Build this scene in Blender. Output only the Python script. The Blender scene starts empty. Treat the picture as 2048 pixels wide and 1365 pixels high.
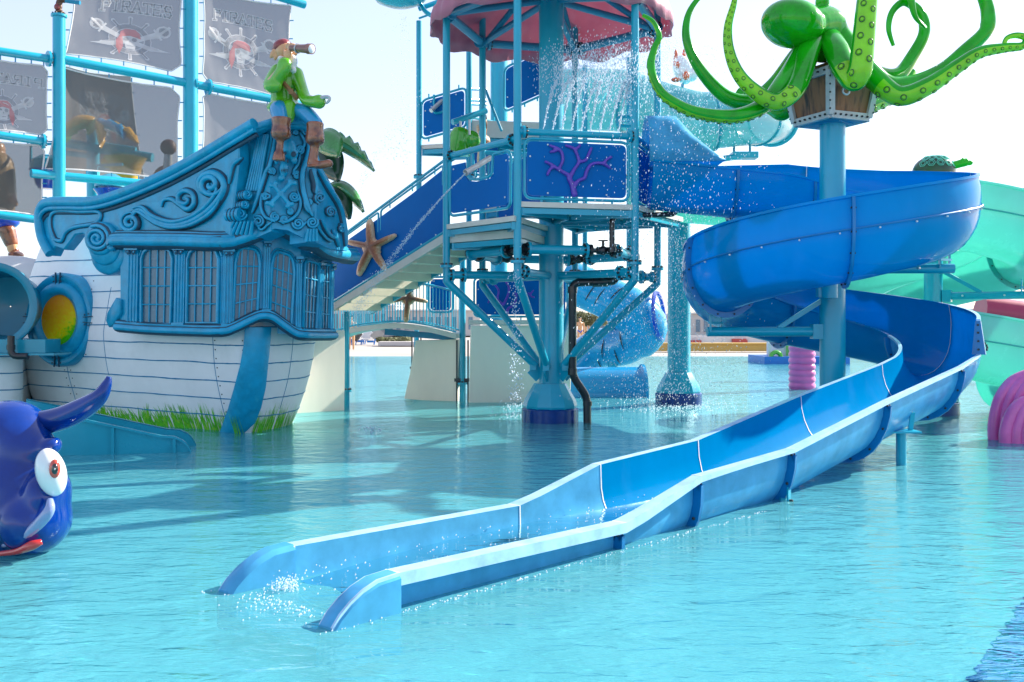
import bpy, bmesh, math, random
from math import sin, cos, pi, radians, sqrt, atan2
from mathutils import Vector, Matrix, noise
from mathutils.geometry import tessellate_polygon
R = random.Random(7)
sc = bpy.context.scene
COL = sc.collection
# ---------------------------------------------------------------- camera, sky, sun, exposure
F = 1991.1; HZ = 640.0; EYE = 1.6
cam = bpy.data.cameras.new('camera'); cam.lens = 35; cam.sensor_width = 36; cam.sensor_fit = 'HORIZONTAL'
cam.shift_y = (HZ - 682.5) / 2048.0
cam.clip_start = .1; cam.clip_end = 4000
co = bpy.data.objects.new('camera', cam); COL.objects.link(co)
co.location = (0, 0, EYE); co.rotation_euler = (radians(90), 0, 0); sc.camera = co
SUN_EL = radians(32); SUN_AZ = radians(57)          # azimuth clockwise from +Y
w = bpy.data.worlds.new('World'); sc.world = w; w.use_nodes = True
nt = w.node_tree; nt.nodes.clear()
wo = nt.nodes.new('ShaderNodeOutputWorld'); bg = nt.nodes.new('ShaderNodeBackground'); sk = nt.nodes.new('ShaderNodeTexSky')
sk.sky_type = 'NISHITA'; sk.sun_disc = False; sk.sun_elevation = SUN_EL; sk.sun_rotation = SUN_AZ
sk.air_density = 1.0; sk.dust_density = .8; sk.ozone_density = 2.0; sk.altitude = 0
hz = nt.nodes.new('ShaderNodeMix'); hz.data_type = 'RGBA'; hz.inputs[0].default_value = .68; hz.inputs[7].default_value = (1.22, 1.16, 1.38, 1)   # thin high veil of cloud
nt.links.new(sk.outputs[0], hz.inputs[6]); nt.links.new(hz.outputs[2], bg.inputs[0]); bg.inputs[1].default_value = .15
nt.links.new(bg.outputs[0], wo.inputs[0])
sd = bpy.data.lights.new('sun', 'SUN'); sd.energy = 3.3; sd.angle = radians(.5); sd.color = (1, .93, .82)
so = bpy.data.objects.new('sun', sd); COL.objects.link(so)
sv = Vector((cos(SUN_EL) * sin(SUN_AZ), cos(SUN_EL) * cos(SUN_AZ), sin(SUN_EL)))
so.rotation_euler = sv.to_track_quat('Z', 'Y').to_euler(); so.location = (30, 10, 30)
sc.view_settings.view_transform = 'Standard'; sc.view_settings.look = 'None'
sc.view_settings.exposure = 1.85; sc.view_settings.gamma = 1
sc.cycles.max_bounces = 8; sc.cycles.diffuse_bounces = 4; sc.cycles.glossy_bounces = 4
sc.cycles.transmission_bounces = 4; sc.cycles.transparent_max_bounces = 10
sc.cycles.caustics_reflective = False; sc.cycles.caustics_refractive = False
sc.cycles.sample_clamp_indirect = 6; sc.cycles.use_denoising = True
# ---------------------------------------------------------------- geometry helpers
def P(px, py, d): return Vector(((px - 1024) * d / F, d, EYE + (HZ - py) * d / F))
def W(px, py):
    d = F * EYE / (py - HZ); return Vector(((px - 1024) * d / F, d, 0))
def X(px, d): return (px - 1024) * d / F
def lerp(a, b, t): return a + (b - a) * t
def z1(x, y): return (x / 2.968, y / 2.968)
def z2(x, y): return (380 + x / 2.967, y / 2.967)
def z3(x, y): return (x / 2.904, 230 + y / 2.904)
def z4(x, y): return (200 + x / 3.033, 230 + y / 3.033)
def z5(x, y): return (x / 2.624, 600 + y / 2.624)
def zo(x, y): return (1260 + x / 2.6, y / 2.6)
ORG = {}
def tag(o, label=None, cat=None, group=None, kind=None):
    if label: o['label'] = label
    if cat: o['category'] = cat
    if group: o['group'] = group
    if kind: o['kind'] = kind
    return o
def thing(name, label, cat, loc=(0, 0, 0), group=None):
    o = bpy.data.objects.new(name, None); COL.objects.link(o)
    o.location = loc; o.empty_display_size = .2
    ORG[o.name] = Vector(loc)
    return tag(o, label, cat, group)
def copy_tree(o, parent=None):
    c = o.copy(); COL.objects.link(c)
    if parent: c.parent = parent
    ORG[c.name] = ORG.get(o.name, Vector((0, 0, 0)))
    for ch in list(o.children): copy_tree(ch, c)
    return c
RS = [1.0]
class MB:
    def __init__(s): s.v = []; s.f = []; s.m = []; s.mi = 0; s.attr = None
    def add(s, vs, fs, mi=None):
        b = len(s.v); s.v += [Vector(v) for v in vs]
        for f in fs: s.f.append([i + b for i in f]); s.m.append(s.mi if mi is None else mi)
        return s
    def build(s, name, mats, parent=None, ang=40, sub=0, remesh=0, smooth_it=0, bevel=0, loc=None):
        if not isinstance(mats, (list, tuple)): mats = [mats]
        o0 = ORG[parent.name] if parent is not None else (Vector(loc) if loc is not None else Vector((0, 0, 0)))
        if parent is None and loc is None and s.v:
            n = len(s.v); c = sum(s.v, Vector()) / n; o0 = Vector((c.x, c.y, min(v.z for v in s.v)))
        me = bpy.data.meshes.new(name); me.from_pydata([v - o0 for v in s.v], [], s.f)
        for m in mats: me.materials.append(m)
        me.polygons.foreach_set('material_index', s.m)
        if s.attr is not None:
            a = me.attributes.new('t', 'FLOAT', 'POINT'); a.data.foreach_set('value', s.attr)
        me.update(); me.validate()
        if ang is not None:
            me.shade_smooth()
            if ang < 180: me.set_sharp_from_angle(angle=radians(ang))
        o = bpy.data.objects.new(name, me); COL.objects.link(o)
        if parent is not None: o.parent = parent
        else: o.location = o0
        ORG[o.name] = o0
        if remesh:
            m = o.modifiers.new('r', 'REMESH'); m.mode = 'VOXEL'; m.voxel_size = remesh; m.use_smooth_shade = True
        if smooth_it:
            m = o.modifiers.new('s', 'SMOOTH'); m.iterations = smooth_it; m.factor = .5
        if bevel:
            m = o.modifiers.new('b', 'BEVEL'); m.width = bevel; m.segments = 2; m.limit_method = 'ANGLE'; m.angle_limit = radians(45)
        if sub:
            m = o.modifiers.new('d', 'SUBSURF'); m.levels = sub; m.render_levels = sub
        return o
def tube(mb, path, r, n=10, closed=False, cap=True, mi=None, flat=None):
    p = [Vector(q) for q in path]; k = len(p)
    if k < 2: return
    rs = r if isinstance(r, (list, tuple)) else [r] * k
    T = []
    for i in range(k):
        if closed: t = p[(i + 1) % k] - p[i - 1]
        else: t = p[min(i + 1, k - 1)] - p[max(i - 1, 0)]
        T.append(t.normalized() if t.length > 1e-9 else Vector((0, 0, 1)))
    up = Vector((0, 0, 1)) if abs(T[0].z) < .9 else Vector((1, 0, 0))
    if flat is not None: up = Vector(flat)
    nrm = (up - T[0] * up.dot(T[0])).normalized()
    vs = []; fs = []
    for i in range(k):
        if flat is not None: nrm = (up - T[i] * up.dot(T[i])).normalized()
        else: nrm = (nrm - T[i] * nrm.dot(T[i])).normalized()
        b = T[i].cross(nrm)
        # mitre
        m = 1.0
        for j in range(n):
            a = 2 * pi * j / n
            vs.append(p[i] + (nrm * cos(a) + b * sin(a)) * rs[i] * m)
    R_ = k if closed else k - 1
    for i in range(R_):
        for j in range(n):
            a = i * n + j; b2 = i * n + (j + 1) % n; c = ((i + 1) % k) * n + (j + 1) % n; d = ((i + 1) % k) * n + j
            fs.append([a, b2, c, d])
    if cap and not closed:
        fs.append(list(range(n))[::-1]); fs.append([(k - 1) * n + j for j in range(n)])
    mb.add(vs, fs, mi)
def fillet(pts, rad, seg=4, closed=False):
    pts = [Vector(q) for q in pts]; out = []
    n = len(pts)
    for i, q in enumerate(pts):
        if not closed and i in (0, n - 1): out.append(q); continue
        a = pts[i - 1] - q; b = pts[(i + 1) % n] - q
        d = min(rad, a.length * .45, b.length * .45)
        A = q + a.normalized() * d; B = q + b.normalized() * d
        for j in range(seg + 1):
            t = j / seg; out.append(A * (1 - t) ** 2 + q * 2 * t * (1 - t) + B * t * t)
    return out
def spl(pts, n=6):
    """Catmull-Rom through points (any dimension tuple)"""
    p = [tuple(q) for q in pts]; out = []
    for i in range(len(p) - 1):
        a = p[max(i - 1, 0)]; b = p[i]; c = p[i + 1]; d = p[min(i + 2, len(p) - 1)]
        for j in range(n):
            t = j / n
            out.append(tuple(.5 * (2 * b[k] + (c[k] - a[k]) * t + (2 * a[k] - 5 * b[k] + 4 * c[k] - d[k]) * t * t + (3 * b[k] - a[k] - 3 * c[k] + d[k]) * t ** 3) for k in range(len(b))))
    out.append(p[-1]); return out
def box(mb, c, s, rot=None, mi=None):
    c = Vector(c); h = Vector(s) / 2
    vs = [Vector((x * h.x, y * h.y, z * h.z)) for x in (-1, 1) for y in (-1, 1) for z in (-1, 1)]
    if rot is not None: vs = [rot @ v for v in vs]
    vs = [v + c for v in vs]
    mb.add(vs, [[0, 1, 3, 2], [4, 6, 7, 5], [0, 4, 5, 1], [2, 3, 7, 6], [0, 2, 6, 4], [1, 5, 7, 3]], mi)
def beam(mb, a, b, wd, ht, up=(0, 0, 1), mi=None):
    a = Vector(a); b = Vector(b); t = (b - a).normalized(); up = Vector(up)
    s = t.cross(up).normalized(); u = s.cross(t)
    vs = []
    for q in (a, b):
        for i, j in ((-1, -1), (1, -1), (1, 1), (-1, 1)): vs.append(q + s * i * wd / 2 + u * j * ht / 2)
    mb.add(vs, [[0, 1, 2, 3][::-1], [4, 5, 6, 7], [0, 1, 5, 4], [1, 2, 6, 5], [2, 3, 7, 6], [3, 0, 4, 7]], mi)
def lathe(mb, c, prof, n=24, axis=(0, 0, 1), mi=None, cap=True):
    c = Vector(c); q = Vector(axis).normalized().to_track_quat('Z', 'Y')
    vs = []; fs = []
    for r, z in prof:
        for j in range(n):
            a = 2 * pi * j / n; vs.append(c + q @ Vector((r * cos(a), r * sin(a), z)))
    for i in range(len(prof) - 1):
        for j in range(n): fs.append([i * n + j, i * n + (j + 1) % n, (i + 1) * n + (j + 1) % n, (i + 1) * n + j])
    if cap:
        fs.append(list(range(n))[::-1]); fs.append([(len(prof) - 1) * n + j for j in range(n)])
    mb.add(vs, fs, mi)
def ell(mb, c, r, rot=None, n=16, m=10, mi=None):
    c = Vector(c); r = (Vector(r) if not isinstance(r, (int, float)) else Vector((r, r, r))) * RS[0]
    vs = []; fs = []
    for i in range(m + 1):
        th = pi * i / m
        for j in range(n):
            a = 2 * pi * j / n
            v = Vector((r.x * sin(th) * cos(a), r.y * sin(th) * sin(a), r.z * cos(th)))
            if rot is not None: v = rot @ v
            vs.append(c + v)
    for i in range(m):
        for j in range(n):
            a, b, c2, d = i * n + j, i * n + (j + 1) % n, (i + 1) * n + (j + 1) % n, (i + 1) * n + j
            if i == 0: fs.append([a, c2, d][:3])
            elif i == m - 1: fs.append([a, b, d][:3][::-1][::-1])
            else: fs.append([a, b, c2, d])
    mb.add(vs, [f[::-1] for f in fs], mi)
def torus(mb, c, axis, R0, r0, n=20, m=6, mi=None, sx=1, sy=1):
    q = Vector(axis).normalized().to_track_quat('Z', 'Y'); c = Vector(c)
    tube(mb, [c + q @ Vector((R0 * sx * cos(2 * pi * i / n), R0 * sy * sin(2 * pi * i / n), 0)) for i in range(n)], r0, m, closed=True, mi=mi)
def bolt(mb, c, nrm, r=.012, h=.012, mi=None):
    lathe(mb, c, [(r, 0), (r, h * .7), (r * .6, h)], 6, nrm, mi)
class PL:
    """a vertical or tilted plane in the scene, facing the viewer's side"""
    def __init__(s, pt, nrm):
        s.p = Vector(pt); s.n = Vector(nrm).normalized()
        if s.n.dot(Vector((0, 0, EYE)) - s.p) < 0: s.n = -s.n
    @classmethod
    def ab(c, A, B, tilt=0):
        A = Vector((A[0], A[1], 0)); B = Vector((B[0], B[1], 0)); t = (B - A).normalized()
        n = Vector((t.y, -t.x, 0))
        if n.dot(-A) < 0: n = -n
        return c(A, (n.x, n.y, tilt))
    def p3(s, px, py, off=0):
        r = Vector(((px - 1024) / F, 1, (HZ - py) / F)); e = Vector((0, 0, EYE))
        k = s.n.dot(s.p - e) / s.n.dot(r)
        return e + r * k + s.n * off
def prism(mb, outline, pl, t0, t1, mi=None, chamfer=0):
    """outline points on the plane pushed out into a solid slab"""
    if not isinstance(pl, PL): back = [pl(x, y, t0) for x, y in outline]; front = [pl(x, y, t1) for x, y in outline]
    else: back = [pl.p3(x, y, t0) for x, y in outline]; front = [pl.p3(x, y, t1) for x, y in outline]
    n = len(outline)
    tris = tessellate_polygon([[Vector((x, y, 0)) for x, y in outline]])
    area = sum(outline[i][0] * outline[(i + 1) % n][1] - outline[(i + 1) % n][0] * outline[i][1] for i in range(n))
    fs = []
    e1 = front
    if chamfer:
        c = sum(front, Vector()) / n
        mid = [pl.p3(x, y, t1 - chamfer) for x, y in outline]
        front = []
        for i in range(n):
            d1 = (mid[i] - mid[i - 1]).normalized(); d2 = (mid[(i + 1) % n] - mid[i]).normalized()
            nn = pl.n.cross((d1 + d2)).normalized()
            s_ = 1 if area < 0 else -1
            front.append(pl.p3(outline[i][0], outline[i][1], t1) + nn * chamfer * s_)
        vs = back + mid + front
        L = [0, n, 2 * n]
    else: vs = back + front; L = [0, n]
    flip = area > 0
    for a, b in zip(L[:-1], L[1:]):
        for i in range(n):
            j = (i + 1) % n; q = [a + i, a + j, b + j, b + i]; fs.append(q if not flip else q[::-1])
    for t in tris:
        t = list(t); x = [outline[i] for i in t]
        ar = (x[1][0] - x[0][0]) * (x[2][1] - x[0][1]) - (x[2][0] - x[0][0]) * (x[1][1] - x[0][1])
        if ar > 0: t = t[::-1]
        fs.append([L[-1] + i for i in t]); fs.append([i for i in t][::-1])
    mb.add(vs, fs, mi)
def spiral(cx, cy, r, turns=2.0, a0=0, hand=1, r1=.12, ax=1.0, n=None):
    n = n or int(16 * turns)
    return [(cx + ax * lerp(r, r * r1, i / n) * cos(a0 + hand * 2 * pi * turns * i / n), cy + lerp(r, r * r1, i / n) * sin(a0 + hand * 2 * pi * turns * i / n)) for i in range(n + 1)]
# ---------------------------------------------------------------- materials
def L(nt, a, b): nt.links.new(a, b)
def paint(name, col, rough=.32, var=.12, scale=3, bump=.0, bscale=20, coat=0, trans=0, metal=0, col2=None, c2scale=4, c2lo=.5, c2hi=.65, spec=.5, streak=0, alpha=0, tcol=None):
    m = bpy.data.materials.new(name); m.use_nodes = True; n = m.node_tree; b = n.nodes['Principled BSDF']
    b.inputs['Roughness'].default_value = rough; b.inputs['Metallic'].default_value = metal
    b.inputs['Coat Weight'].default_value = coat; b.inputs['Coat Roughness'].default_value = .08
    b.inputs['Specular IOR Level'].default_value = spec
    tc = n.nodes.new('ShaderNodeTexCoord'); no = n.nodes.new('ShaderNodeTexNoise')
    no.inputs['Scale'].default_value = scale; no.inputs['Detail'].default_value = 6; no.inputs['Roughness'].default_value = .65
    mp = n.nodes.new('ShaderNodeMapping'); L(n, tc.outputs['Object'], mp.inputs[0]); L(n, mp.outputs[0], no.inputs[0])
    if streak: mp.inputs['Scale'].default_value = (1, 1, streak)
    rp = n.nodes.new('ShaderNodeMapRange'); rp.inputs[1].default_value = .25; rp.inputs[2].default_value = .75
    rp.inputs[3].default_value = 1 - var; rp.inputs[4].default_value = 1 + var
    L(n, no.outputs[0], rp.inputs[0])
    mx = n.nodes.new('ShaderNodeVectorMath'); mx.operation = 'SCALE'; L(n, rp.outputs[0], mx.inputs['Scale'])
    mx.inputs[0].default_value = col[:3]
    out = mx.outputs[0]
    if col2:
        n2 = n.nodes.new('ShaderNodeTexNoise'); n2.inputs['Scale'].default_value = c2scale; n2.inputs['Detail'].default_value = 8
        L(n, mp.outputs[0], n2.inputs[0])
        r2 = n.nodes.new('ShaderNodeMapRange'); r2.inputs[1].default_value = c2lo; r2.inputs[2].default_value = c2hi; L(n, n2.outputs[0], r2.inputs[0])
        mm = n.nodes.new('ShaderNodeMix'); mm.data_type = 'RGBA'; L(n, r2.outputs[0], mm.inputs[0]); L(n, out, mm.inputs[6])
        mm.inputs[7].default_value = (*col2, 1); out = mm.outputs[2]
    L(n, out, b.inputs['Base Color'])
    rr = n.nodes.new('ShaderNodeMapRange'); rr.inputs[3].default_value = rough * .75; rr.inputs[4].default_value = min(1, rough * 1.35)
    L(n, no.outputs[0], rr.inputs[0]); L(n, rr.outputs[0], b.inputs['Roughness'])
    if bump:
        nb = n.nodes.new('ShaderNodeTexNoise'); nb.inputs['Scale'].default_value = bscale; nb.inputs['Detail'].default_value = 5
        L(n, mp.outputs[0], nb.inputs[0])
        bp = n.nodes.new('ShaderNodeBump'); bp.inputs['Strength'].default_value = 1; bp.inputs['Distance'].default_value = bump
        L(n, nb.outputs[0], bp.inputs['Height']); L(n, bp.outputs[0], b.inputs['Normal'])
    last = b.outputs[0]; mo = n.nodes['Material Output']
    if trans:
        tr = n.nodes.new('ShaderNodeBsdfTranslucent'); ms = n.nodes.new('ShaderNodeMixShader'); ms.inputs[0].default_value = trans
        tr.inputs[0].default_value = (*(tcol or col), 1)
        L(n, last, ms.inputs[1]); L(n, tr.outputs[0], ms.inputs[2]); last = ms.outputs[0]
    if alpha:
        ta = n.nodes.new('ShaderNodeBsdfTransparent'); ms = n.nodes.new('ShaderNodeMixShader'); ms.inputs[0].default_value = alpha
        L(n, last, ms.inputs[1]); L(n, ta.outputs[0], ms.inputs[2]); last = ms.outputs[0]
    L(n, last, mo.inputs[0]); return m
M = {}
M['steel'] = paint('painted_steel', (.0, .35, .50), .3, .08, 2, coat=.2)
M['steel_d'] = paint('painted_steel_deep', (.012, .22, .38), .35, .1, 2)
M['slide'] = paint('blue_fibreglass', (.0, .29, .60), .12, .1, 1.5, trans=.3, col2=(.02, .32, .66), c2scale=2.5, c2lo=.58, c2hi=.8, streak=.4, tcol=(.0, .36, .85), coat=.03, spec=.1, bump=.0015, bscale=6)
M['slide_rim'] = paint('sky_bright_rim', (.36, .60, .80), .3, .25, 6, coat=.3)  # rim colour paled to stand for sky and sun reflected on the lip
M['run'] = paint('sunlit_blue_fibreglass', (.10, .47, .74), .2, .25, 4, trans=.3, tcol=(.05, .5, .9), coat=.0, spec=.2, bump=.001, bscale=8)  # lighter copy of the slide blue, with sunlight on the wall painted in
M['slide_flange'] = paint('blue_flange', (.0, .17, .44), .3, .1, 4)
M['seal'] = paint('white_sealant', (.75, .8, .82), .5, .1, 10)
M['panel'] = paint('blue_hdpe_panel', (.0, .13, .43), .42, .06, 2, bump=.0008, bscale=60, spec=.08)
M['coral'] = paint('purple_relief', (.11, .04, .42), .3, .15, 6, coat=.3)
M['white'] = paint('white_panel', (.92, .80, .67), .5, .08, 1.2, bump=.001, bscale=12, streak=.3)
M['deck'] = paint('grey_deck', (.66, .62, .54), .6, .1, 3)
M['cream'] = paint('cream_tread', (.74, .66, .5), .6, .1, 3)
M['black'] = paint('black_pipe', (.012, .014, .018), .3, .2, 6, coat=.2)
M['bolt'] = paint('dark_bolt', (.05, .05, .05), .35, .2, 20, metal=.6)
M['boltw'] = paint('bright_bolt', (.7, .72, .72), .3, .1, 20, metal=.3)
M['tileblue'] = paint('navy_tile', (.0, .03, .20), .2, .2, 14)
M['carve'] = paint('carved_blue', (.0, .31, .52), .38, .25, 5, col2=(.02, .38, .56), c2scale=9, c2lo=.56, c2hi=.8, bump=.004, bscale=14, coat=.15)
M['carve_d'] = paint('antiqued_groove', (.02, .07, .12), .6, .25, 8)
M['hull'] = paint('white_hull', (.9, .87, .85), .5, .06, 2, bump=.006, bscale=5, col2=(.82, .79, .77), c2scale=3, c2lo=.58, c2hi=.8)
M['plankline'] = paint('blue_plank_line', (.0, .20, .38), .5, .2, 5)
M['grass'] = paint('painted_grass_green', (.10, .50, .01), .5, .35, 8, col2=(.26, .62, .02), c2scale=12)
M['pane'] = paint('grey_pane', (.08, .17, .24), .25, .15, 4)
M['sail'] = paint('sail_cloth', (.12, .115, .12), .8, .06, 2, trans=.45, tcol=(.105, .10, .10), alpha=.22, bump=.004, bscale=3)
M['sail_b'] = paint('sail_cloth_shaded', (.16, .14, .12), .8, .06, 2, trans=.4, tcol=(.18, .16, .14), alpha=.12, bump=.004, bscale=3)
M['hem'] = paint('pale_hem', (.75, .74, .74), .7, .05, 4, trans=.3)
M['print_w'] = paint('white_print', (.62, .62, .64), .7, .08, 6, alpha=.5)
M['print_r'] = paint('faded_red_print', (.50, .14, .15), .7, .1, 6, alpha=.45)
M['print_d'] = paint('dark_print', (.22, .23, .27), .7, .1, 6, alpha=.5)
M['octo'] = paint('glossy_green', (.008, .34, .006), .14, .35, 3, coat=.25, spec=.3, col2=(.008, .12, .01), c2scale=22, c2lo=.68, c2hi=.72)
M['octo_l'] = paint('lime_underside', (.22, .58, .015), .17, .2, 3, coat=.25, spec=.3)
M['sucker'] = paint('sucker_rings', (.01, .09, .015), .25, .2, 8, coat=.6)
M['wood'] = paint('painted_timber', (.13, .055, .03), .45, .3, 5, bump=.01, bscale=10, streak=6, col2=(.04, .017, .01), c2scale=12)
M['chestw'] = paint('chest_timber', (.26, .10, .04), .5, .3, 5, bump=.012, bscale=14, streak=.15, col2=(.03, .013, .01), c2scale=12)
M['chestm'] = paint('chest_metal', (.5, .5, .5), .4, .2, 9, bump=.004, bscale=30)
M['star'] = None
M['skin'] = paint('statue_skin', (.62, .34, .16), .3, .12, 6, coat=.4)
M['greenc'] = paint('statue_green_coat', (.10, .42, .012), .22, .2, 5, coat=.7, bump=.006, bscale=9)
M['bluep'] = paint('statue_blue_trousers', (.01, .27, .52), .25, .12, 5, coat=.5)
M['boot'] = paint('statue_boot', (.28, .09, .035), .25, .3, 7, coat=.7, col2=(.12, .035, .02), c2scale=10)
M['beard'] = paint('statue_white_beard', (.75, .75, .74), .4, .1, 12, bump=.01, bscale=20)
M['redcl'] = paint('statue_red_scarf', (.22, .02, .02), .3, .2, 6, coat=.5)
M['strap'] = paint('statue_strap', (.22, .10, .03), .35, .2, 9)
M['brass'] = paint('statue_telescope', (.22, .09, .07), .3, .3, 9, coat=.4)
M['metal'] = paint('grey_metal', (.45, .47, .48), .3, .15, 9, metal=.4)
M['palm'] = paint('palm_leaf', (.04, .24, .05), .25, .25, 5, coat=.5)
M['palm_d'] = paint('palm_leaf_deep', (.006, .05, .02), .3, .25, 5, coat=.3)
M['whale'] = paint('glossy_royal_blue', (.0, .03, .22), .1, .2, 3, coat=.45, spec=.3, bump=.002, bscale=5, col2=(.01, .14, .5), c2scale=1.5, c2lo=.6, c2hi=.8)
M['whale_l'] = paint('glossy_grey_blue', (.22, .28, .5), .15, .2, 4, coat=1)
M['eyew'] = paint('eye_white', (.8, .82, .82), .08, .03, 4, coat=1)
M['eyer'] = paint('eye_red', (.6, .06, .03), .12, .2, 12, coat=1)
M['eyeb'] = paint('eye_black', (.01, .01, .01), .1, .1, 4, coat=1)
M['red'] = paint('glossy_red', (.55, .02, .015), .15, .1, 4, coat=1)
M['teal'] = paint('turquoise_fibreglass', (.02, .40, .54), .25, .1, 2, trans=.25, tcol=(.02, .5, .6), coat=.4)
M['mint'] = paint('mint_fibreglass', (.24, .64, .59), .25, .1, 1.5, trans=.4, tcol=(.3, .9, .75), coat=.4)
M['mint_f'] = paint('mint_flange', (.02, .36, .33), .3, .1, 4)
M['tealdeep'] = paint('deep_teal_fibreglass', (.0, .22, .33), .3, .1, 2, coat=.2)
M['clear'] = paint('pale_see_through_fibreglass', (.12, .48, .52), .15, .1, 1.5, trans=.35, tcol=(.15, .6, .65), coat=.6, alpha=.1)
M['pink'] = paint('pink_awning', (.52, .20, .30), .4, .1, 4, trans=.3, tcol=(.7, .28, .36), col2=(.58, .27, .36), c2scale=3)
M['pinkf'] = paint('pink_foam', (.72, .12, .40), .35, .15, 5, coat=.2, bump=.002, bscale=40)
M['limeb'] = paint('lime_bell', (.05, .38, .01), .12, .1, 3, coat=1)
M['yellow'] = paint('yellow_plastic', (.62, .34, .02), .3, .1, 4, coat=.4)
M['orange'] = paint('orange_paint', (.7, .13, .04), .3, .15, 6, coat=.5)
M['deep'] = paint('deep_blue_plastic', (.004, .06, .5), .2, .1, 4, coat=.7)
M['sand'] = paint('pale_paving', (.40, .36, .32), .7, .1, .6, col2=(.35, .32, .29), c2scale=.3)
M['wallw'] = paint('white_wall', (.66, .66, .66), .7, .08, .6)
M['wally'] = paint('yellow_wall', (.62, .40, .10), .6, .1, 1)
M['wallr'] = paint('red_blocks', (.42, .07, .06), .6, .2, 2)
M['building'] = paint('pale_building', (.55, .52, .50), .8, .1, .4)
M['winb'] = paint('blue_grey_glass', (.13, .22, .3), .2, .2, 1)
M['hedge'] = paint('hedge', (.16, .17, .08), .9, .5, 2)
M['wblue'] = paint('bright_blue_kerb', (.01, .17, .55), .4, .1, 2)
def attr_ramp(name, stops, rough=.4, bump=.006, bs=40, coat=.2):
    m = paint(name, (1, 1, 1), rough, .1, 5, bump=bump, bscale=bs, coat=coat); n = m.node_tree; b = n.nodes['Principled BSDF']
    a = n.nodes.new('ShaderNodeAttribute'); a.attribute_name = 't'
    no = n.nodes.new('ShaderNodeTexNoise'); no.inputs['Scale'].default_value = 22; no.inputs['Detail'].default_value = 5
    tc = n.nodes.new('ShaderNodeTexCoord'); L(n, tc.outputs['Object'], no.inputs[0])
    ad = n.nodes.new('ShaderNodeMath'); ad.operation = 'MULTIPLY_ADD'; ad.inputs[1].default_value = .55; L(n, no.outputs[0], ad.inputs[0])
    L(n, a.outputs['Fac'], ad.inputs[2])
    sb = n.nodes.new('ShaderNodeMath'); sb.operation = 'SUBTRACT'; sb.inputs[1].default_value = .275; L(n, ad.outputs[0], sb.inputs[0])
    r = n.nodes.new('ShaderNodeValToRGB'); L(n, sb.outputs[0], r.inputs[0])
    e = r.color_ramp.elements
    e[0].position, e[0].color = stops[0][0], (*stops[0][1], 1); e[1].position, e[1].color = stops[-1][0], (*stops[-1][1], 1)
    for p_, c in stops[1:-1]: x = e.new(p_); x.color = (*c, 1)
    L(n, r.outputs[0], b.inputs['Base Color']); return m
M['star'] = attr_ramp('starfish_paint', [(0, (.12, .025, .006)), (.5, (.24, .07, .018)), (.74, (.42, .18, .07)), (.95, (.66, .46, .28))])
M['port'] = attr_ramp('porthole_painting', [(0, (.9, .28, .0)), (.42, (.9, .50, .0)), (.66, (.85, .70, .0)), (.84, (.06, .5, .0))], .25, 0, 5, .6)
# ---------------------------------------------------------------- setting: pool floor, water, paving
def water_mat():
    m = bpy.data.materials.new('pool_water'); m.use_nodes = True; n = m.node_tree; n.nodes.clear()
    out = n.nodes.new('ShaderNodeOutputMaterial')
    tc = n.nodes.new('ShaderNodeTexCoord')
    def nz(sc_, st, det, dist=0):
        mp = n.nodes.new('ShaderNodeMapping'); mp.inputs['Scale'].default_value = st; mp.inputs['Rotation'].default_value = (0, 0, radians(12))
        t = n.nodes.new('ShaderNodeTexNoise'); t.inputs['Scale'].default_value = sc_; t.inputs['Detail'].default_value = det
        t.inputs['Distortion'].default_value = dist
        L(n, tc.outputs['Object'], mp.inputs[0]); L(n, mp.outputs[0], t.inputs[0]); return t.outputs[0]
    a = nz(2.2, (.8, 1.6, 1), 3, .6); b = nz(7.5, (.7, 1.7, 1), 4, .8); c = nz(26, (.75, 1.5, 1), 3)
    m1 = n.nodes.new('ShaderNodeMath'); m1.operation = 'MULTIPLY_ADD'; m1.inputs[1].default_value = .34; L(n, b, m1.inputs[0]); L(n, a, m1.inputs[2])
    m2 = n.nodes.new('ShaderNodeMath'); m2.operation = 'MULTIPLY_ADD'; m2.inputs[1].default_value = .085; L(n, c, m2.inputs[0]); L(n, m1.outputs[0], m2.inputs[2])
    bp = n.nodes.new('ShaderNodeBump'); bp.inputs['Distance'].default_value = .035; bp.inputs['Strength'].default_value = 1
    L(n, m2.outputs[0], bp.inputs['Height'])
    gl = n.nodes.new('ShaderNodeBsdfGlossy'); gl.inputs['Roughness'].default_value = .04; gl.inputs['Color'].default_value = (.62, .92, .95, 1); L(n, bp.outputs[0], gl.inputs['Normal'])
    fr = n.nodes.new('ShaderNodeFresnel'); fr.inputs[0].default_value = 1.33; L(n, bp.outputs[0], fr.inputs['Normal'])
    tr = n.nodes.new('ShaderNodeBsdfTransparent'); tr.inputs[0].default_value = (.50, .95, .975, 1)
    df = n.nodes.new('ShaderNodeBsdfDiffuse'); df.inputs[0].default_value = (.20, .80, .90, 1); L(n, bp.outputs[0], df.inputs['Normal'])
    mx = n.nodes.new('ShaderNodeMixShader'); mx.inputs[0].default_value = .33; L(n, tr.outputs[0], mx.inputs[1]); L(n, df.outputs[0], mx.inputs[2])
    m3 = n.nodes.new('ShaderNodeMixShader'); L(n, fr.outputs[0], m3.inputs[0]); L(n, mx.outputs[0], m3.inputs[1]); L(n, gl.outputs[0], m3.inputs[2])
    L(n, m3.outputs[0], out.inputs[0]); return m
M['water'] = water_mat()
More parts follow.
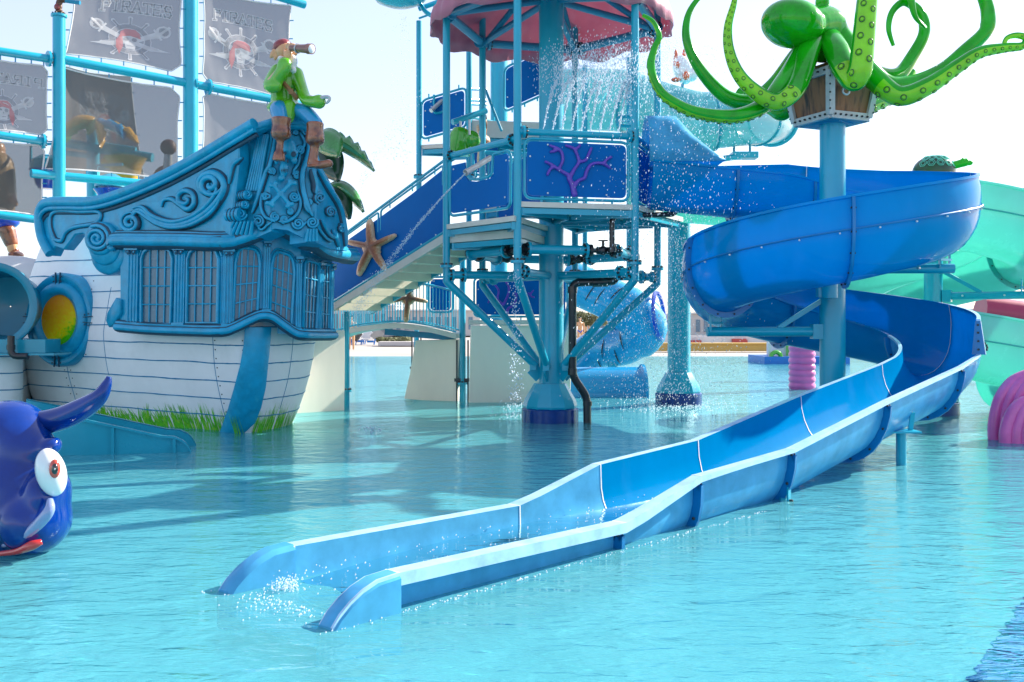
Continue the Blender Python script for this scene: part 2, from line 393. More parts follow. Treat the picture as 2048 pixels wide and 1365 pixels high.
def swater():
    m = M['water'].copy(); m.name = 'slide_film_water'
    for n in m.node_tree.nodes:
        if n.type == 'BSDF_TRANSPARENT': n.inputs[0].default_value = (.38, .82, .97, 1)
        if n.type == 'BUMP': n.inputs['Distance'].default_value = .012
        if n.type == 'BSDF_DIFFUSE': n.inputs[0].default_value = (.02, .45, .85, 1)
        if n.type == 'MIX_SHADER' and not n.inputs[0].is_linked: n.inputs[0].default_value = .4
    return m
M['swater'] = swater()
M['floor'] = paint('turquoise_pool_paint', (.40, .84, .86), .6, .08, .8, col2=(.5, .88, .88), c2scale=3.5, c2lo=.4, c2hi=.75)
M['floor_d'] = paint('blue_pool_paint', (.0, .05, .5), .6, .1, 2)
M['droplet'] = paint('water_drop', (.78, .9, 1), .05, .02, 3, alpha=.25, trans=.3, tcol=(.9, .95, 1))
M['foam'] = paint('white_foam', (.8, .86, .88), .4, .05, 8, alpha=.35)
def sheet(name, poly, z, mat, kind='structure'):
    mb = MB(); mb.add([(x, y, z) for x, y in poly], [list(range(len(poly)))])
    o = mb.build(name, mat, loc=(0, 0, 0), ang=None); return tag(o, kind=kind)
sheet('ground', [(-1500, -60), (1500, -60), (1500, 2500), (-1500, 2500)], -.6, M['sand'])
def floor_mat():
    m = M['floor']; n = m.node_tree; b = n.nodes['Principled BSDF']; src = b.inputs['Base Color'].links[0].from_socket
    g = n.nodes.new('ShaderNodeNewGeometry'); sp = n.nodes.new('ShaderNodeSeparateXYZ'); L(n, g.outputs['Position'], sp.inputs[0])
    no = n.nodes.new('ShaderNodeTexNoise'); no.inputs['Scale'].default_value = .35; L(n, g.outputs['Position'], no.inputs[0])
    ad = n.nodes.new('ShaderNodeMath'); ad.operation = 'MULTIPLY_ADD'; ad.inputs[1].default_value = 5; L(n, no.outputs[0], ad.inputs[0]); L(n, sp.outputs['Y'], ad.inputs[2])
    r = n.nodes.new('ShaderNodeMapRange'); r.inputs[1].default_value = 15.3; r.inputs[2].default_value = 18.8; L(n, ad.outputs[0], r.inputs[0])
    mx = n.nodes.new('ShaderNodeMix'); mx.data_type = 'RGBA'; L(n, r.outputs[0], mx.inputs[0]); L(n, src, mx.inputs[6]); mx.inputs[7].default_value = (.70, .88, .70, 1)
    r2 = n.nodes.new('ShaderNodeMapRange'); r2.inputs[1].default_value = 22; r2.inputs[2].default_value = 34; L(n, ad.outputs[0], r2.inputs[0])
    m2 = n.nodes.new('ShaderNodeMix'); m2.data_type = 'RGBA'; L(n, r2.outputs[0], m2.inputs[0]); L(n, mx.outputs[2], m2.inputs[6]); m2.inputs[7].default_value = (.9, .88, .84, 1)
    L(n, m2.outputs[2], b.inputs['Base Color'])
floor_mat()   # pale far beach floor, with sunlight and sky reflection put into its colour
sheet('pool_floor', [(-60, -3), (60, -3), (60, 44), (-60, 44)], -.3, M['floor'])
sheet('water', [(-60, -3), (60, -3), (60, 44), (-60, 44)], 0, M['water'])
# far paving sheet sloping out of the water
mb = MB(); mb.add([(-90, 42, -.02), (90, 42, -.02), (90, 46, .03), (-90, 46, .03), (90, 400, .05), (-90, 400, .05)], [[0, 1, 2, 3], [3, 2, 4, 5]])
tag(mb.build('paving', M['sand'], loc=(0, 0, 0), ang=None), kind='structure')
# dark blue, wavy-edged sheet on the water at the lower right corner
a, b, c, d = W(1915, 1395), W(2060, 1182), W(2500, 1000), W(2500, 1500)
k = .3
edge = [a.lerp(b, i / 60) + Vector((-.8, .6, 0)) * .045 * (noise.noise(Vector((i * .45, 0, 0))) + .6 * noise.noise(Vector((i * 1.3, 5, 0)))) for i in range(61)]
mb = MB(); vs = [Vector((q.x, q.y, .004)) for q in edge + [c, d]]; mb.add(vs, [list(range(len(vs)))])
wb = M['water'].copy(); wb.name = 'deep_blue_water'
for n_ in wb.node_tree.nodes:
    if n_.type == 'BSDF_DIFFUSE': n_.inputs[0].default_value = (.0, .16, .62, 1)
    if n_.type == 'BSDF_GLOSSY': n_.inputs[0].default_value = (.25, .6, .85, 1)
    if n_.type == 'MIX_SHADER' and not n_.inputs[0].is_linked: n_.inputs[0].default_value = .62
tag(mb.build('pool_blue_corner', wb, loc=(0, 0, 0), ang=None), kind='structure')
# ---------------------------------------------------------------- trough sweep used by every slide
def section(w_, D, e, p, lip, th=.02, nb=14, ld=.03):
    """closed profile (lateral, height from trough bottom); + lateral = left of travel; e = extra left wall"""
    ins = []
    for i in range(nb + 1):
        a = -pi / 2 + pi * i / nb
        sx = (1 if a >= 0 else -1)
        ins.append((w_ * sx * abs(sin(a)) ** p, D * (1 - abs(cos(a)) ** p)))
    ext = [(w_ + .02 * sin(pi * k / 3) - .03 * (k / 3) * (e > .1), D + e * k / 3) for k in (1, 2, 3)]
    prof = [(-w_ - lip, D - ld), (-w_ - lip, D)] + [(-w_, D)] + ins[1:-1] + [(w_, D - .001)] + ext
    tx, tz = ext[-1]
    prof += [(tx + lip, tz + .002), (tx + lip, tz - ld)]
    outs = [(tx + th, tz - ld - .002)] + [(x + th, z - ld) for x, z in ext[-2::-1]] + [(w_ + th, D - ld - .002)]
    for x, z in ins[-2:0:-1]:
        k = 1 + th / max(w_, .01)
        outs.append((x * k, z - th * (1 if abs(x) < w_ * .7 else .6)))
    outs += [(-w_ - th, D - ld - .002)]
    return prof + outs, len(prof)
class Path:
    """samples: list of dict(p=(x,y) , z=rim height, D=depth, e=extra, q=shape, lip)"""
    def __init__(s, S): s.S = S; s.n = len(S)
    def frame(s, i):
        a = s.S[max(i - 1, 0)]['p']; b = s.S[min(i + 1, s.n - 1)]['p']
        t = Vector((b[0] - a[0], b[1] - a[1], 0)).normalized(); return t, Vector((-t.y, t.x, 0))
    def pt(s, i, lx, lz):
        q = s.S[i]; t, l = s.frame(i)
        return Vector((q['p'][0], q['p'][1], q['z'] - q['D'])) + l * lx + Vector((0, 0, lz))
    def sec(s, i, w_=None, th=.02):
        q = s.S[i]; return section(w_ or q.get('w', .46), q['D'], q['e'], q['q'], q['lip'], th, ld=q.get('ld', .03))
    def part(s, i0, i1, name, mats, parent, open_=None):
        mb = MB(); vs = []; fs = []; ms = []
        for i in range(i0, i1 + 1):
            pr, ni = s.sec(i); m = len(pr)
            vs += [s.pt(i, x, z) for x, z in pr]
        k = i1 - i0 + 1
        for i in range(k - 1):
            for j in range(m):
                a = i * m + j; b = i * m + (j + 1) % m
                fs.append([a, a + m, b + m, b]); lipf = j in (0, 1, ni - 2, ni - 3, m - 1, ni - 1); ms.append(1 if lipf else (2 if j >= ni and len(mats) > 2 else 0))
        # end caps as quads between inner and outer skins
        for base, fl in ((0, False), ((k - 1) * m, True)):
            no = m - ni
            for j in range(no - 1):
                a, b = base + (ni - 1 - 1 - j if False else min(ni - 2, max(1, ni - 3 - j))), base + ni + j
                a2, b2 = base + min(ni - 2, max(1, ni - 3 - j - 1)), base + ni + j + 1
                if a == a2: continue
                f = [a, b, b2, a2]; fs.append(f if fl else f[::-1]); ms.append(0)
        b0 = len(mb.v); mb.v = vs; mb.f = fs; mb.m = ms
        return mb.build(name, mats, parent, ang=50)
    def flange(s, i, name, mats, parent, wd=.075, thick=.035, bolts=True, seal=True):
        """raised rib round the outside of the trough with bolts, and the pale joint line inside"""
        q = s.S[i]; t, l = s.frame(i); mb = MB(); pr, ni = s.sec(i); m = len(pr)
        outer = pr[ni:]
        vs = []; fs = []
        C = (0, q['D'])
        def off(x, z, o):
            j = outer.index((x, z)); a = outer[max(j - 1, 0)]; b = outer[min(j + 1, len(outer) - 1)]
            dx, dz = b[0] - a[0], b[1] - a[1]; ln = sqrt(dx * dx + dz * dz) or 1
            return (x - dz / ln * -1 * o, z + dx / ln * -1 * o) if False else (x + (-dz / ln) * o, z + (dx / ln) * o)
        idx = [j for j in range(len(outer))]
        pts = []
        for x, z in outer:
            n_ = Vector(off(x, z, wd))
            # choose outward side
            cxx = (x, z - q['D'] * .9)
            if (n_[0] - x) * x + (n_[1] - z) * (z - q['D']) < 0: n_ = Vector((2 * x - n_[0], 2 * z - n_[1]))
            pts.append(((x, z), (n_[0], min(n_[1], (outer[0][1] if x > 0 else q['D'] - .03)))))
        for (a, b) in pts:
            for sg in (-.5, .5):
                vs.append(s.pt(i, *a) + t * thick * sg); vs.append(s.pt(i, *b) + t * thick * sg)
        k = len(pts)
        for j in range(k - 1):
            o = j * 4; p_ = o + 4
            fs += [[o + 1, p_ + 1, p_, o][::-1], [o + 3, p_ + 3, p_ + 2, o + 2], [o + 1, o + 3, p_ + 3, p_ + 1]]
        fs += [[0, 1, 3, 2], [(k - 1) * 4 + 0, (k - 1) * 4 + 2, (k - 1) * 4 + 3, (k - 1) * 4 + 1]]
        mb.add(vs, fs, 0)
        fb = []
        for a, b in zip(fs, fs): pass
        if bolts:
            for j in range(1, k - 1, 2):
                a, b = pts[j]; c = Vector(((a[0] + b[0]) / 2, (a[1] + b[1]) / 2))
                for sg in (-1, 1): bolt(mb, s.pt(i, c[0], c[1]) + t * sg * thick * .5, t * sg, .013, .016, 1)
        if seal:
            ins = pr[1:ni - 1]; vs = []; fs = []
            for x, z in ins:
                cx = Vector((-x, q['D'] * 1.2 - z)); cx.normalize()
                pp = s.pt(i, x + cx[0] * .004, z + cx[1] * .004)
                vs += [pp - t * .006, pp + t * .006]
            for j in range(len(ins) - 1): fs.append([2 * j, 2 * j + 1, 2 * j + 3, 2 * j + 2])
            mb.add(vs, fs, 2)
        return mb.build(name, mats, parent, ang=40)
# ---------------------------------------------------------------- the big blue spiral slide
CX, CY, RR, SCX = X(1665, 13.5), 13.5, 1.43, 4.25
S = []; seams = []; marks = {}
def interp(x, T):
    if x <= T[0][0]: return T[0][1]
    for (a, b), (c, d) in zip(T[:-1], T[1:]):
        if x <= c: return b + (d - b) * (x - a) / (c - a)
    return T[-1][1]
# from tower to north
for i in range(9):
    t = i / 9; S.append(dict(p=(lerp(2.05, SCX, t), CY + RR), z=lerp(3.93, 3.70, t), D=.66, e=lerp(.02, .30, t), q=1, lip=.04))
nang = 78; total = radians(90 + 360 + 43)   # clockwise from north to the exit
zt = [(0, 3.68), (90, 3.2), (180, 2.7), (270, 2.25), (360, 1.78), (450, 1.34), (493, 1.12)]
EX = None
hx = []
total = radians(493 - 0)
total = radians(133 + 360)
nn = 110
for i in range(nn + 1):
    ph = 493 * i / nn; th = radians(90 - ph)
    e = .40 if ph < 468 else .0
    e = interp(ph, [(0, .32), (60, .40), (484, .42)]) if ph <= 483 else 0.012
    S.append(dict(p=(SCX + RR * cos(th), CY + RR * sin(th)), z=interp(ph, zt), D=interp(ph, [(0, .66), (60, .6), (493, .56)]), e=e, q=1, lip=.045, ph=ph))
e0 = Vector(S[-1]['p']); end = Vector((-1.33, 5.5)); dd = (end - e0); Ls = dd.length
zs = [(0, 0), (.05, .06), (.12, .115), (.2, .16), (.3, .195), (.45, .205), (2.55, .175), (3.5, .385), (5.0, .455), (7.05, .76), (9.3, 1.05), (9.7, 1.12)]
bs = [(0, -.12), (3.0, -.12), (5.0, -.12), (7.05, .17), (9.3, .47), (9.7, .55)]
svals = [9.2, 8.8, 8.4, 8, 7.6, 7.3, 7.05, 6.7, 6.3, 5.9, 5.5, 5.0, 4.6, 4.2, 3.8, 3.5, 3.25, 3.0, 2.75, 2.5, 2.1, 1.7, 1.3, .9, .45, .38, .3, .2, .12, .05, 0]
for s_ in svals:
    s_ = min(s_, Ls - .05); p_ = end - dd / Ls * s_ * 1.0
    z = interp(s_, zs); bz = interp(s_, bs)
    S.append(dict(p=(p_.x, p_.y), z=z, D=z - bz, e=.01, q=interp(s_, [(0, .35), (2.5, .4), (3.6, .65), (5.5, .95), (9, 1)]), lip=interp(s_, [(2.5, .12), (3.5, .09), (9, .06)]), w=interp(s_, [(0, .44), (3, .45), (5, .46)]), s=s_, ld=interp(s_, [(.3, .02), (.45, .07), (2.6, .07), (4, .035)])))
BP = Path(S)
def idx_s(s_): return min((i for i in range(BP.n) if 's' in S[i]), key=lambda i: abs(S[i]['s'] - s_))
def idx_ph(ph): return min((i for i in range(BP.n) if 'ph' in S[i]), key=lambda i: abs(S[i]['ph'] - ph))
slide = thing('spiral_slide', 'long blue open spiral flume curling round the octopus column into the front pool', 'water slide', (CX, CY, 0))
cuts = [0, 5] + [idx_ph(a) for a in (8, 100, 190, 262, 350, 440)] + [idx_s(a) for a in (9.2, 7.05, 5.0, 3.5, 2.5, .45)] + [BP.n - 1]
for a, b in zip(cuts[:-1], cuts[1:]):
    if b == cuts[8] and False: continue
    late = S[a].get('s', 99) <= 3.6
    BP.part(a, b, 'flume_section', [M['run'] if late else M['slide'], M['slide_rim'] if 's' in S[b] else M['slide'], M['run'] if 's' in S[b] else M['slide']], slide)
for c in cuts[1:-1]:
    late = S[c].get('s', 99) < 1
    BP.flange(c, 'flange', [M['slide_flange'], M['bolt'], M['seal']], slide, wd=.02 if late else .075, bolts=not late)
# joint line with bolts along the raised outer wall
mb = MB()
i0, i1 = idx_ph(60), idx_ph(330)
pp = []
for i in range(i0, i1 + 1):
    q = S[i]; pp.append(BP.pt(i, .50, q['D'] + .0))
tube(mb, pp, .012, 6)
for i in range(i0, i1 + 1, 3):
    q = S[i]; t, l = BP.frame(i); bolt(mb, BP.pt(i, .505, q['D'] - .03), l, .012, .02, 1)
mb.build('joint_rib', [M['slide_flange'], M['boltw']], slide)
mb = MB()
for i in range(idx_ph(440), idx_ph(482)):
    q = S[i]; t, l = BP.frame(i); bolt(mb, BP.pt(i, .55, q['D'] + .02), Vector((0, 0, 1)), .014, .03, 0); bolt(mb, BP.pt(i, .485, q['D'] + .06), l, .012, .02, 0)
mb.build('bolt_row', M['bolt'], slide)
# solid rounded noses at the two wall ends
for sg in (-1, 1):
    mb = MB(); vs = []; ii = list(range(idx_s(.45), BP.n)); 
    for i in ii:
        q = S[i]; a = q['w'] - .02; b = q['w'] + q['lip'] + .012; top = q['D'] + .012
        for x, z in ((a, -.1), (a, top - .03), (a + .03, top), (b - .03, top), (b, top - .03), (b, -.1)): vs.append(BP.pt(i, sg * x, min(z, top)))
    k = len(ii); fs = [[6 * i + j, 6 * i + (j + 1) % 6, 6 * i + 6 + (j + 1) % 6, 6 * i + 6 + j] for i in range(k - 1) for j in range(6)]
    fs += [[0, 1, 2, 3, 4, 5], [6 * k - 6 + j for j in range(6)][::-1]]
    if sg < 0: fs = [f[::-1] for f in fs]
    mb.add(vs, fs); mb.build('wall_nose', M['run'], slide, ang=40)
mb = MB(); i = idx_ph(482); q = S[i]; t, l = BP.frame(i)
A_e, B_e, C_e, D_e = BP.pt(i, .40, q['D']), BP.pt(i, .56, q['D']), BP.pt(i, .50, q['D'] + .42), BP.pt(i, .44, q['D'] + .42)
mb.add([v - t * .015 for v in (A_e, B_e, C_e, D_e)] + [v + t * .03 for v in (A_e, B_e, C_e, D_e)], [[0, 3, 2, 1], [4, 5, 6, 7]] + [[k_, (k_ + 1) % 4, 4 + (k_ + 1) % 4, 4 + k_] for k_ in range(4)])
for k_ in (.15, .4, .65, .88): bolt(mb, A_e.lerp(D_e, k_).lerp(B_e.lerp(C_e, k_), .5) + t * .03, t, .014, .02, 1)
mb.build('wall_end_plate', [M['slide_flange'], M['bolt']], slide)
# water lying in the run-out
mb = MB(); vs = []; fs = []; k = 0
for i in range(idx_s(6.3), idx_s(.45) + 1):
    q = S[i]; bz = q['z'] - q['D']; lv = max(bz + .05, interp(q['s'], [(.45, .006), (1.5, .045)])); h = lv - bz
    ww = q.get('w', .46) * min(.985, max(.35, (h / max(q['D'], .01)) ** (.5 * q['q'])))
    for j in range(7):
        x = lerp(-ww, ww, j / 6); v = BP.pt(i, x, h); v.z += .012 * noise.noise(v * 3); vs.append(v)
    k += 1
for i in range(k - 1):
    for j in range(6): a = i * 7 + j; fs.append([a, a + 1, a + 8, a + 7])
mb.add(vs, fs); mb.build('slide_water', M['swater'], slide, ang=180)
# small post with plate under the straight run, and the shoe bracket nearer the end
mb = MB(); q = P(1818, 850, 11.2); g = W(1818, 930)
bx_, by_ = 4.30, 11.0
tube(mb, [(bx_, by_, -.3), (bx_, by_, .36)], .055, 14); box(mb, (bx_, by_, .37), (.34, .3, .02)); beam(mb, (bx_ + .1, by_, .37), (bx_ + .12, by_ - .02, .58), .05, .02, (0, 1, 0))
mb.build('support_post', M['steel'], slide)
mb = MB(); i = idx_s(5.0); t, l = BP.frame(i)
c = BP.pt(i, .42, .12); tube(mb, [c + Vector((0, 0, .02)), c - Vector((0, 0, .5))], .03, 8); beam(mb, c + l * .06 - Vector((0, 0, .16)), c + l * .06 + Vector((0, 0, .12)), .05, .015, l); bolt(mb, c + l * .07, l, .015, .03, 1)
mb.build('shoe_bracket', [M['steel'], M['bolt']], slide)
# hood where the flume leaves the tower
mb = MB(); vs = []; fs = []
for i in range(9):
    xx = lerp(2.0, 3.1, i / 8); hh = lerp(.72, .02, max(0, (i - 3) / 5) ** .9)
    for j in range(9):
        a = pi * j / 8; vs.append((xx, CY + RR - .47 * cos(a) * (1), 3.90 + hh * sin(a) ** .5 * (1 if j not in (0, 8) else 0)))
for i in range(8):
    for j in range(8): a = i * 9 + j; fs.append([a, a + 1, a + 10, a + 9])
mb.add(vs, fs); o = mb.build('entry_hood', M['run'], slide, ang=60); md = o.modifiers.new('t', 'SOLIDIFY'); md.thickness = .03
# octopus column with arms
colu = thing('steel_column', 'tall pale blue steel column inside the blue spiral slide carrying the octopus and two bracket arms', 'column', (CX, CY, -.3))
mb = MB(); lathe(mb, (CX, CY, -.3), [(.17, 0), (.17, 4.85)], 32); mb.build('shaft', M['steel'], colu)
def base_block(par, x, y, r=.45, navy='tile_ring'):
    mb = MB(); lathe(mb, (x, y, 0), [(r * .94, .2), (r * .96, .25), (r * .9, .34), (r * .56, .60), (r * .54, .60), (r * .44, .60)], 12); mb.build('base_cone', M['steel'], par, ang=20)
    mb = MB(); lathe(mb, (x, y, -.3), [(r, 0), (r, .5), (r * .93, .52)], 28); mb.build(navy, M['tileblue'], par)
base_block(colu, CX, CY, .42)
def arm(par, x0, y0, z0, x1, y1, zt):
    mb = MB(); a = Vector((x0, y0, z0)); b = Vector((x1, y1, z0)); t = (b - a).normalized(); s_ = Vector((-t.y, t.x, 0))
    tube(mb, [a + t * .15, b], .065, 12); box(mb, a + t * .22, (.14, .14, .2), t.to_track_quat('X', 'Z').to_matrix())
    beam(mb, a + t * .1 + Vector((0, 0, .45)), a + t * .75 + Vector((0, 0, .05)), .06, .06)
    c = b - t * .12
    for sg in (-1, 1): beam(mb, c + s_ * .1 * sg + t * .1 * sg, c + s_ * .1 * sg + t * .1 * sg + Vector((0, 0, zt)), .04, .02, t)
    beam(mb, c - s_ * .1 - t * .12 + Vector((0, 0, .12)), c + s_ * .1 + t * .12 + Vector((0, 0, .12)), .03, .03)
    for k in (.3, .7): bolt(mb, lerp(a, b, k) - s_ * .07, -s_ if s_.y > 0 else s_, .018, .03, 1)
    mb.build('bracket_arm', [M['steel'], M['boltw']], par)
arm(colu, CX, CY, 2.29, CX + 1.6, CY - .1, .30)
arm(colu, CX, CY, 1.44, CX - 1.72, CY - .1, .22)
mb = MB(); lathe(mb, (CX - .12, CY - .25, 1.88), [(.0, 0), (.11, .01), (.11, .2), (.09, .22)], 16); box(mb, (CX - .12, CY - .2, 2.0), (.3, .12, .2)); beam(mb, (CX - .14, CY - .25, 2.1), (CX - .2, CY - .3, 2.45), .08, .03)
mb.build('clamp', M['steel'], colu)
# ---------------------------------------------------------------- mint spiral slide behind
GX, GY, GR = 7.15, 16.9, 1.45
S2 = []
pre = spl([(2.3, 18.0), (4.2, 18.6), (5.4, 18.3), (5.7, 16.9)], 6)
for i, q in enumerate(pre[:-1]): S2.append(dict(p=q, z=lerp(4.05, 3.75, i / 18), D=.6, e=.05 + .25 * i / 18, q=1, lip=.04, w=.5))
g0 = len(S2)
for i in range(101):
    ph = 560 * i / 100; th = radians(180 + ph)
    S2.append(dict(p=(GX + GR * cos(th), GY + GR * sin(th)), z=max(.42, 3.75 - 1.98 * ph / 360 * 1.0), D=.6, e=0.02, q=1, lip=.045, w=.5, ph=ph))
# counter-clockwise: the outer wall lies on the right of travel, so mirror by reversing
S2r = S2[::-1]
for q in S2r: q['e'] = .42 if q.get('ph', 0) > 20 else .2
GP = Path(S2r)
gs = thing('mint_spiral_slide', 'mint green open spiral flume curling behind the blue slide at the right edge', 'water slide', (GX, GY, 0))
gi = lambda ph: min((i for i in range(GP.n) if 'ph' in S2r[i]), key=lambda i: abs(S2r[i]['ph'] - ph))
cuts = sorted([0, GP.n - 1] + [gi(a) for a in (505, 440, 330, 240, 175, 60)])
for a, b in zip(cuts[:-1], cuts[1:]): GP.part(a, b, 'flume_section', [M['mint'], M['mint']], gs)
for c in cuts[1:-1]: GP.flange(c, 'flange', [M['mint_f'], M['bolt'], M['seal']], gs, seal=False)
mb = MB(); tube(mb, [GP.pt(i, .54, S2r[i]['D']) for i in range(gi(555), gi(20))], .012, 6); mb.build('joint_rib', M['mint_f'], gs)
gc = thing('steel_column', 'pale blue column with navy base inside the mint slide behind the blue flume', 'column', (GX - .02, GY, -.3))
mb = MB(); lathe(mb, (GX, GY, -.3), [(.15, 0), (.15, 3.9)], 24); mb.build('shaft', M['steel'], gc); 
base_block(gc, GX, GY, .42)
arm(gc, GX, GY, 2.0, GX + 1.3, GY - .9, .25)
# ---------------------------------------------------------------- pirate ship play structure
ship = thing('pirate_ship', 'white planked pirate ship with carved blue stern gallery and yellow porthole', 'play ship', (-5.2, 16, 0))
hp = spl([(-9.0, 20.5), (-8.75, 18.5), (X(35, 16.6), 16.6), (X(140, 15.7), 15.7), (X(300, 14.6), 14.6), (X(430, 13.95), 13.95), (X(497, 13.75), 13.75), (X(570, 14.3), 14.3), (X(626, 15.3), 15.3), (-3.35, 16.8), (-3.9, 19)], 8)
hp = [Vector((a, b, 0)) for a, b in hp]; NH = len(hp)
hn = []
for i in range(NH):
    t = (hp[min(i + 1, NH - 1)] - hp[max(i - 1, 0)]).normalized(); hn.append(Vector((t.y, -t.x, 0)))
def hoff(z):
    if z < 1.4: return -.34 * (1 - z / 1.4) ** 1.8 if z > 0 else -.34 + .3 * z
    return -.42 * ((z - 1.4) / 1.6) ** 1.4
def hull(u, z, o=0):
    u = max(0, min(NH - 1.001, u)); i = int(u); f = u - i
    return hp[i].lerp(hp[i + 1], f) + hn[i].lerp(hn[i + 1], f).normalized() * (hoff(z) + o) + Vector((0, 0, z))
def px_of(v): return 1024 + F * v.x / v.y, HZ - F * (v.z - EYE) / v.y
def hull_px(px, py, o=0):
    z = 1.2
    for _ in range(6):
        lo, hi = 10.0, 68.0
        for _ in range(24):
            m = (lo + hi) / 2
            if px_of(hull(m, z))[0] < px: lo = m
            else: hi = m
        d = hull(lo, z).y; z = EYE + (HZ - py) * d / F
    return hull(lo, z, o), lo, z
def hull3(px, py, o=0): return hull_px(px, py, o)[0]
mb = MB(); zz = [-.3 + 3.4 * i / 34 for i in range(35)]
vs = [hull(u, z) for u in [i / 1 for i in range(NH)] for z in zz]; fs = []
for i in range(NH - 1):
    for j in range(34): a = i * 35 + j; fs.append([a, a + 35, a + 36, a + 1])
mb.add(vs, fs)
ins = [v.copy() for v in hp]
# plank lines (painted grooves) wander a little along the hull
mb.mi = 1
for k in range(10):
    z0 = .22 + .255 * k; us = [NH * i / 170 for i in range(1, 170)]
    pts = [hull(u, z0 - .0022 * (u - 44) * (u < 44) * .9 + .012 * noise.noise(Vector((u * .4, k * 3.1, 0))), .001) for u in us]
    rr = [.008 + .006 * abs(noise.noise(Vector((u * 1.3, k, 5)))) for u in us]
    tube(mb, pts, rr, 5)
for px0, za, zb in ((132, 0, .9), (212, 1.3, 2.1), (212, .75, 1.3), (428, 0, 1.4), (582, .3, 1.4)):
    _, u, _z = hull_px(px0, 720); tube(mb, [hull(u + .1 * noise.noise(Vector((z * 2, px0, 0))), z, .001) for z in [za + (zb - za) * i / 14 for i in range(15)]], .005, 5)
mb.build('hull', [M['hull'], M['plankline'], M['bolt']], ship, ang=60)
mb = MB()
for px0, za, zb, sgs in ((132, .1, .9, (-1, 1)), (428, .1, 1.35, (1,)), (536, .1, 1.35, (-1,)), (484, .1, 1.35, (1,)), (180, 1.0, 2.2, (-1,))):
    _, u0, _z = hull_px(px0, 720)
    for sg in sgs:
        z = za
        while z < zb:
            for dz in (.06, .19):
                v = hull(u0 + sg * .35, z + dz); bolt(mb, v, hn[int(u0)], .010, .008)
            z += .255
mb.build('plank_nails', M['bolt'], ship)
# stern post
mb = MB(); vs = []; fs = []
prof = [(512, 655, 21), (510, 690, 21), (506, 730, 21), (500, 775, 22), (490, 815, 23), (479, 845, 23), (470, 871, 23), (465, 890, 23)]
for (cx, cy, hw) in prof:
    for s_, o in ((-1, .01), (-1, .1), (-.5, .13), (0, .14), (.5, .13), (1, .1), (1, .01)):
        v = hull3(cx + hw * s_, cy, o); vs.append(v)
for i in range(len(prof) - 1):
    for j in range(6): a = i * 7 + j; fs.append([a, a + 7, a + 8, a + 1][::-1])
mb.add(vs, fs); mb.build('stern_post', M['carve'], ship, ang=50)
# painted grass along the waterline
mb = MB()
for (x0, x1, n, hb) in ((48, 82, 30, 14), (172, 462, 300, 66), (478, 512, 30, 50), (508, 592, 120, 72)):
    for i in range(n):
        px0 = R.uniform(x0, x1); h = R.uniform(.4, 1) * hb * (.75 + .5 * noise.noise(Vector((px0 * .03, 1, 0)))) * (.75 if px0 < 300 else 1); zb = -.04
        onpost = x0 == 478
        _, u, _z = hull_px(px0, 850); u0 = u; du = R.uniform(-.5, .5); H = h * 14 / F + .06
        ww = R.uniform(.016, .04); o = .0045 + .001 * R.random() + (.145 if onpost else 0)
        vs = []
        for k in range(5):
            t = k / 4; uu = u0 + du * t * t; w_ = ww * (1 - t * .9) * (1 + .6 * sin(pi * t))
            a = hull(uu - w_ * 2.2, zb + H * t, o); b = hull(uu + w_ * 2.2, zb + H * t, o); vs += [a, b]
        mb.add(vs, [[2 * k, 2 * k + 1, 2 * k + 3, 2 * k + 2] for k in range(4)])
mb.build('painted_grass', M['grass'], ship, ang=None)
# porthole
_, u, z = hull_px(131, 640); i = int(u); pn = Vector((-.26, -.96, .02)).normalized()
pc = hull(u, z, .02) + Vector((.02, -.12, 0))
q = pn.to_track_quat('Y', 'Z')
def pp(r, a, o): return pc + q @ Vector((r * cos(a) * .86, o, r * sin(a)))
mb = MB(); prof = [(.72, -.4), (.74, .02), (.70, .09), (.64, .10), (.60, .07), (.57, .12), (.47, .15), (.40, .11), (.38, .0)]
n = 48; vs = [pp(r, 2 * pi * j / n, o) for r, o in prof for j in range(n)]; fs = []
for a in range(len(prof) - 1):
    for j in range(n): fs.append([a * n + j, a * n + (j + 1) % n, (a + 1) * n + (j + 1) % n, (a + 1) * n + j][::-1])
mb.add(vs, fs)
for k in range(4):
    a = k * pi / 2 + pi / 2
    for da in (-.07, .07): beam(mb, pp(.43, a + da, .11), pp(.74, a + da, .11), .012, .03, pn, 1)
    for r in (.5, .6, .68):
        for da in (-.13, .13): bolt(mb, pp(r, a + da, .12), pn, .014, .012, 1)
port = mb.build('porthole', [M['carve'], M['carve_d']], ship, ang=50)
mb = MB(); vs = []; at = []
for r in range(9):
    for j in range(32):
        a = 2 * pi * j / 32; rr = .40 * r / 8; vs.append(pp(rr, a, .06)); at.append(max(0, min(1, .42 - (sin(a) * .75 + cos(a) * .35) * r / 8 * .6 - .12 * cos(a) * (r / 8))))
mb.add(vs, [[a * 32 + j, a * 32 + (j + 1) % 32, (a + 1) * 32 + (j + 1) % 32, (a + 1) * 32 + j] for a in range(8) for j in range(32)][::1]); mb.attr = at
mb.build('disc', M['port'], port, ang=180)
